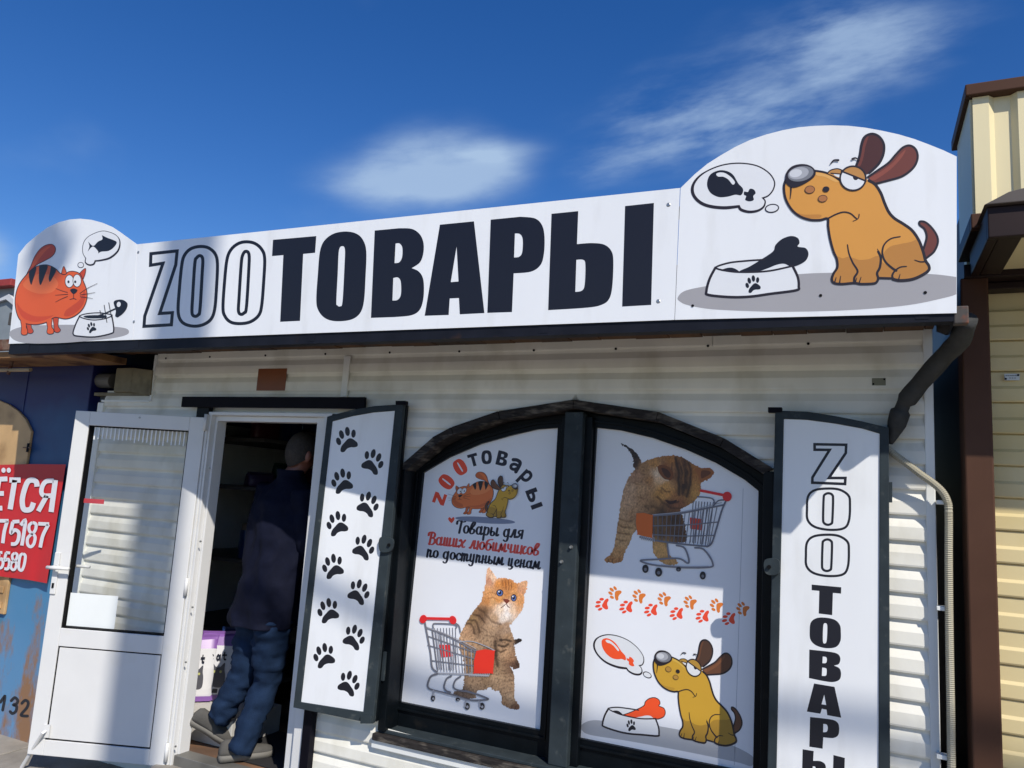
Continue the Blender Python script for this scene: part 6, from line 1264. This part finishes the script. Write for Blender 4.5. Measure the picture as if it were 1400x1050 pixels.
# corrugated underside
x = CX0+.105; i = 0
while x < 2.2:
    w = .085; dz = .025 if i % 2 else .0
    boxo('canopy_sheet', x, x+w-.001, CY0+.032, CY1, CZ0+.02+dz, CZ0+.026+dz, YELM, yk, .002); x += w; i += 1
rp = [(CX0-.012, CY0-.02, CZ1+.012), (CX0+.06, CY0-.02, CZ1+.05), (CX0+.24, CY0-.02, CZ1+.085), (CX0+.40, CY0-.02, CZ1+.06), (3.6, CY0-.02, CZ1+.05), (3.6, CY0-.02, CZ1+.012)]
V, F = prism(rp, [], (0, 1, 0), CY1-CY0+.02); recalc(mesh('canopy_roof', V, F, mat('brown_roof_sheet', rgb(84, 76, 70), .5, var=.15), yk, bevel=.003))
# parapet of vertical corrugated sheet
PYF, PYB = 3.0, 3.40; pz0 = H+.3593*PYF; pz1 = H+.5039*PYF+.01; PXL = .1250*PYF
prof = []; x = PXL; up_ = True
while x < 3.4:
    w = .058; yb_ = PYF if up_ else PYF+.022
    prof += [(x+.004, yb_), (x+w-.004, yb_)]; x += w+.011; up_ = not up_
for i in range(0, len(prof)-2, 4):
    q4 = prof[i:i+5]
    if len(q4) < 2: continue
    V = [(a_, b2_, z) for z in (pz0, pz1) for a_, b2_ in q4]; n_ = len(q4); mesh('parapet_sheet', V, [(j, j+1, n_+j+1, n_+j) for j in range(n_-1)], YELM, yk)
boxo('parapet_core', PXL+.03, 3.4, PYF+.03, PYB, pz0+.01, pz1-.005, BRND, yk, 0)
boxo('parapet_end', PXL-.004, PXL+.029, PYF+.012, PYB, pz0, pz1, YELM, yk, .002)
boxo('parapet_cap', PXL-.02, 3.5, PYF-.022, PYB+.05, pz1+.001, pz1+.045, BRN, yk, .004)
boxo('parapet_sill', PXL-.012, 3.5, PYF-.012, PYF+.03, pz0-.055, pz0-.001, BRN, yk, .004); boxo('parapet_sill', PXL-.012, PXL+.05, PYF+.031, PYB, pz0-.055, pz0-.001, BRND, yk, .004)
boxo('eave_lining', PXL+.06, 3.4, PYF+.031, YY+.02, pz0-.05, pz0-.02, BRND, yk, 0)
# number plate on the yellow siding
o = boxo('address_plate', P(1373, 515, YY-.004).x, P(1394, 515, YY-.004).x, YY-.006, YY-.003, P(1383, 520, YY-.004).z, P(1383, 511, YY-.004).z, mat('plate_white', rgb(200, 206, 206), .4), None, .0008, origin=(P(1383, 515, YY).x, YY-.004, P(1383, 520, YY).z)); tag(o, 'tiny white plate screwed to the yellow siding', 'plate')
a = Art()
for i in range(6): a.S('printed_line', [(1375+i*3, 513.6), (1377+i*3, 513.6)], .9, (90, 96, 100), sm=False)
for i in range(3): a.S('printed_line', [(1380+i*3.5, 516.8), (1381.6+i*3.5, 516.8)], .9, (90, 96, 100), sm=False)
a.lay(PY(YY-.0062), lambda x, y: (x, y), o)
for q in ((1375, 518), (1392, 512.8)): p = P(*q, YY-.0065); MB().tube([p, p+Vector((0, -.002, 0))], .004, 8).build('screw', M_BLACKR, o)
# ------------------------------------------------------------------ utility pole and its cable, standing in the street behind the viewpoint
tt = 5.6; base = Vector((-3.265, 2.8, 0)) - Vector((-1.15, 1.0, 0))*tt
ph_ = H+.8+1.456*tt+.9
up_o = empty('utility_pole', (base.x, base.y, 0), 'tall grey concrete utility pole in the street facing the shops', 'pole')
MB().tube([(base.x, base.y, 0), (base.x, base.y, ph_)], [.17, .135], 20).build('shaft', M_CONC, up_o, smooth=True)
BK = Vector((1.15, -1.0, 1.456))*tt
l0, l1 = P(50, 318, 2.795)+BK, P(86, 372, 2.795)+BK; top = Vector((base.x, base.y, ph_-.15))
MB().tube([top, top+Vector((-.4, .05, .25)), l0+Vector((.05, 0, .35)), l0], [.05, .04, .035, .035], 10).build('lamp_arm', M_STEEL, up_o, smooth=True)
MB().tube([l0, l0.lerp(l1, .15), l0.lerp(l1, .8), l1], [.04, .10, .09, .03], 14).build('lamp_head', M_STEEL, up_o, smooth=True)
A_, B_ = P(455, 815, 3.28)+BK, P(1140, 982, 3.30)+BK; dd = B_-A_
cab = [A_-dd*.25+dd*(i/14)*3.2+Vector((0, 0, .25*((i/14)*3.2-.25)*((i/14)*3.2-1.25))) for i in range(15)]
o = MB().tube(cab, .036, 10).build('overhead_cable', M_BLACKR, None, smooth=True, origin=cab[0]); tag(o, 'thick black overhead cable bundle strung from the utility pole', 'cable')
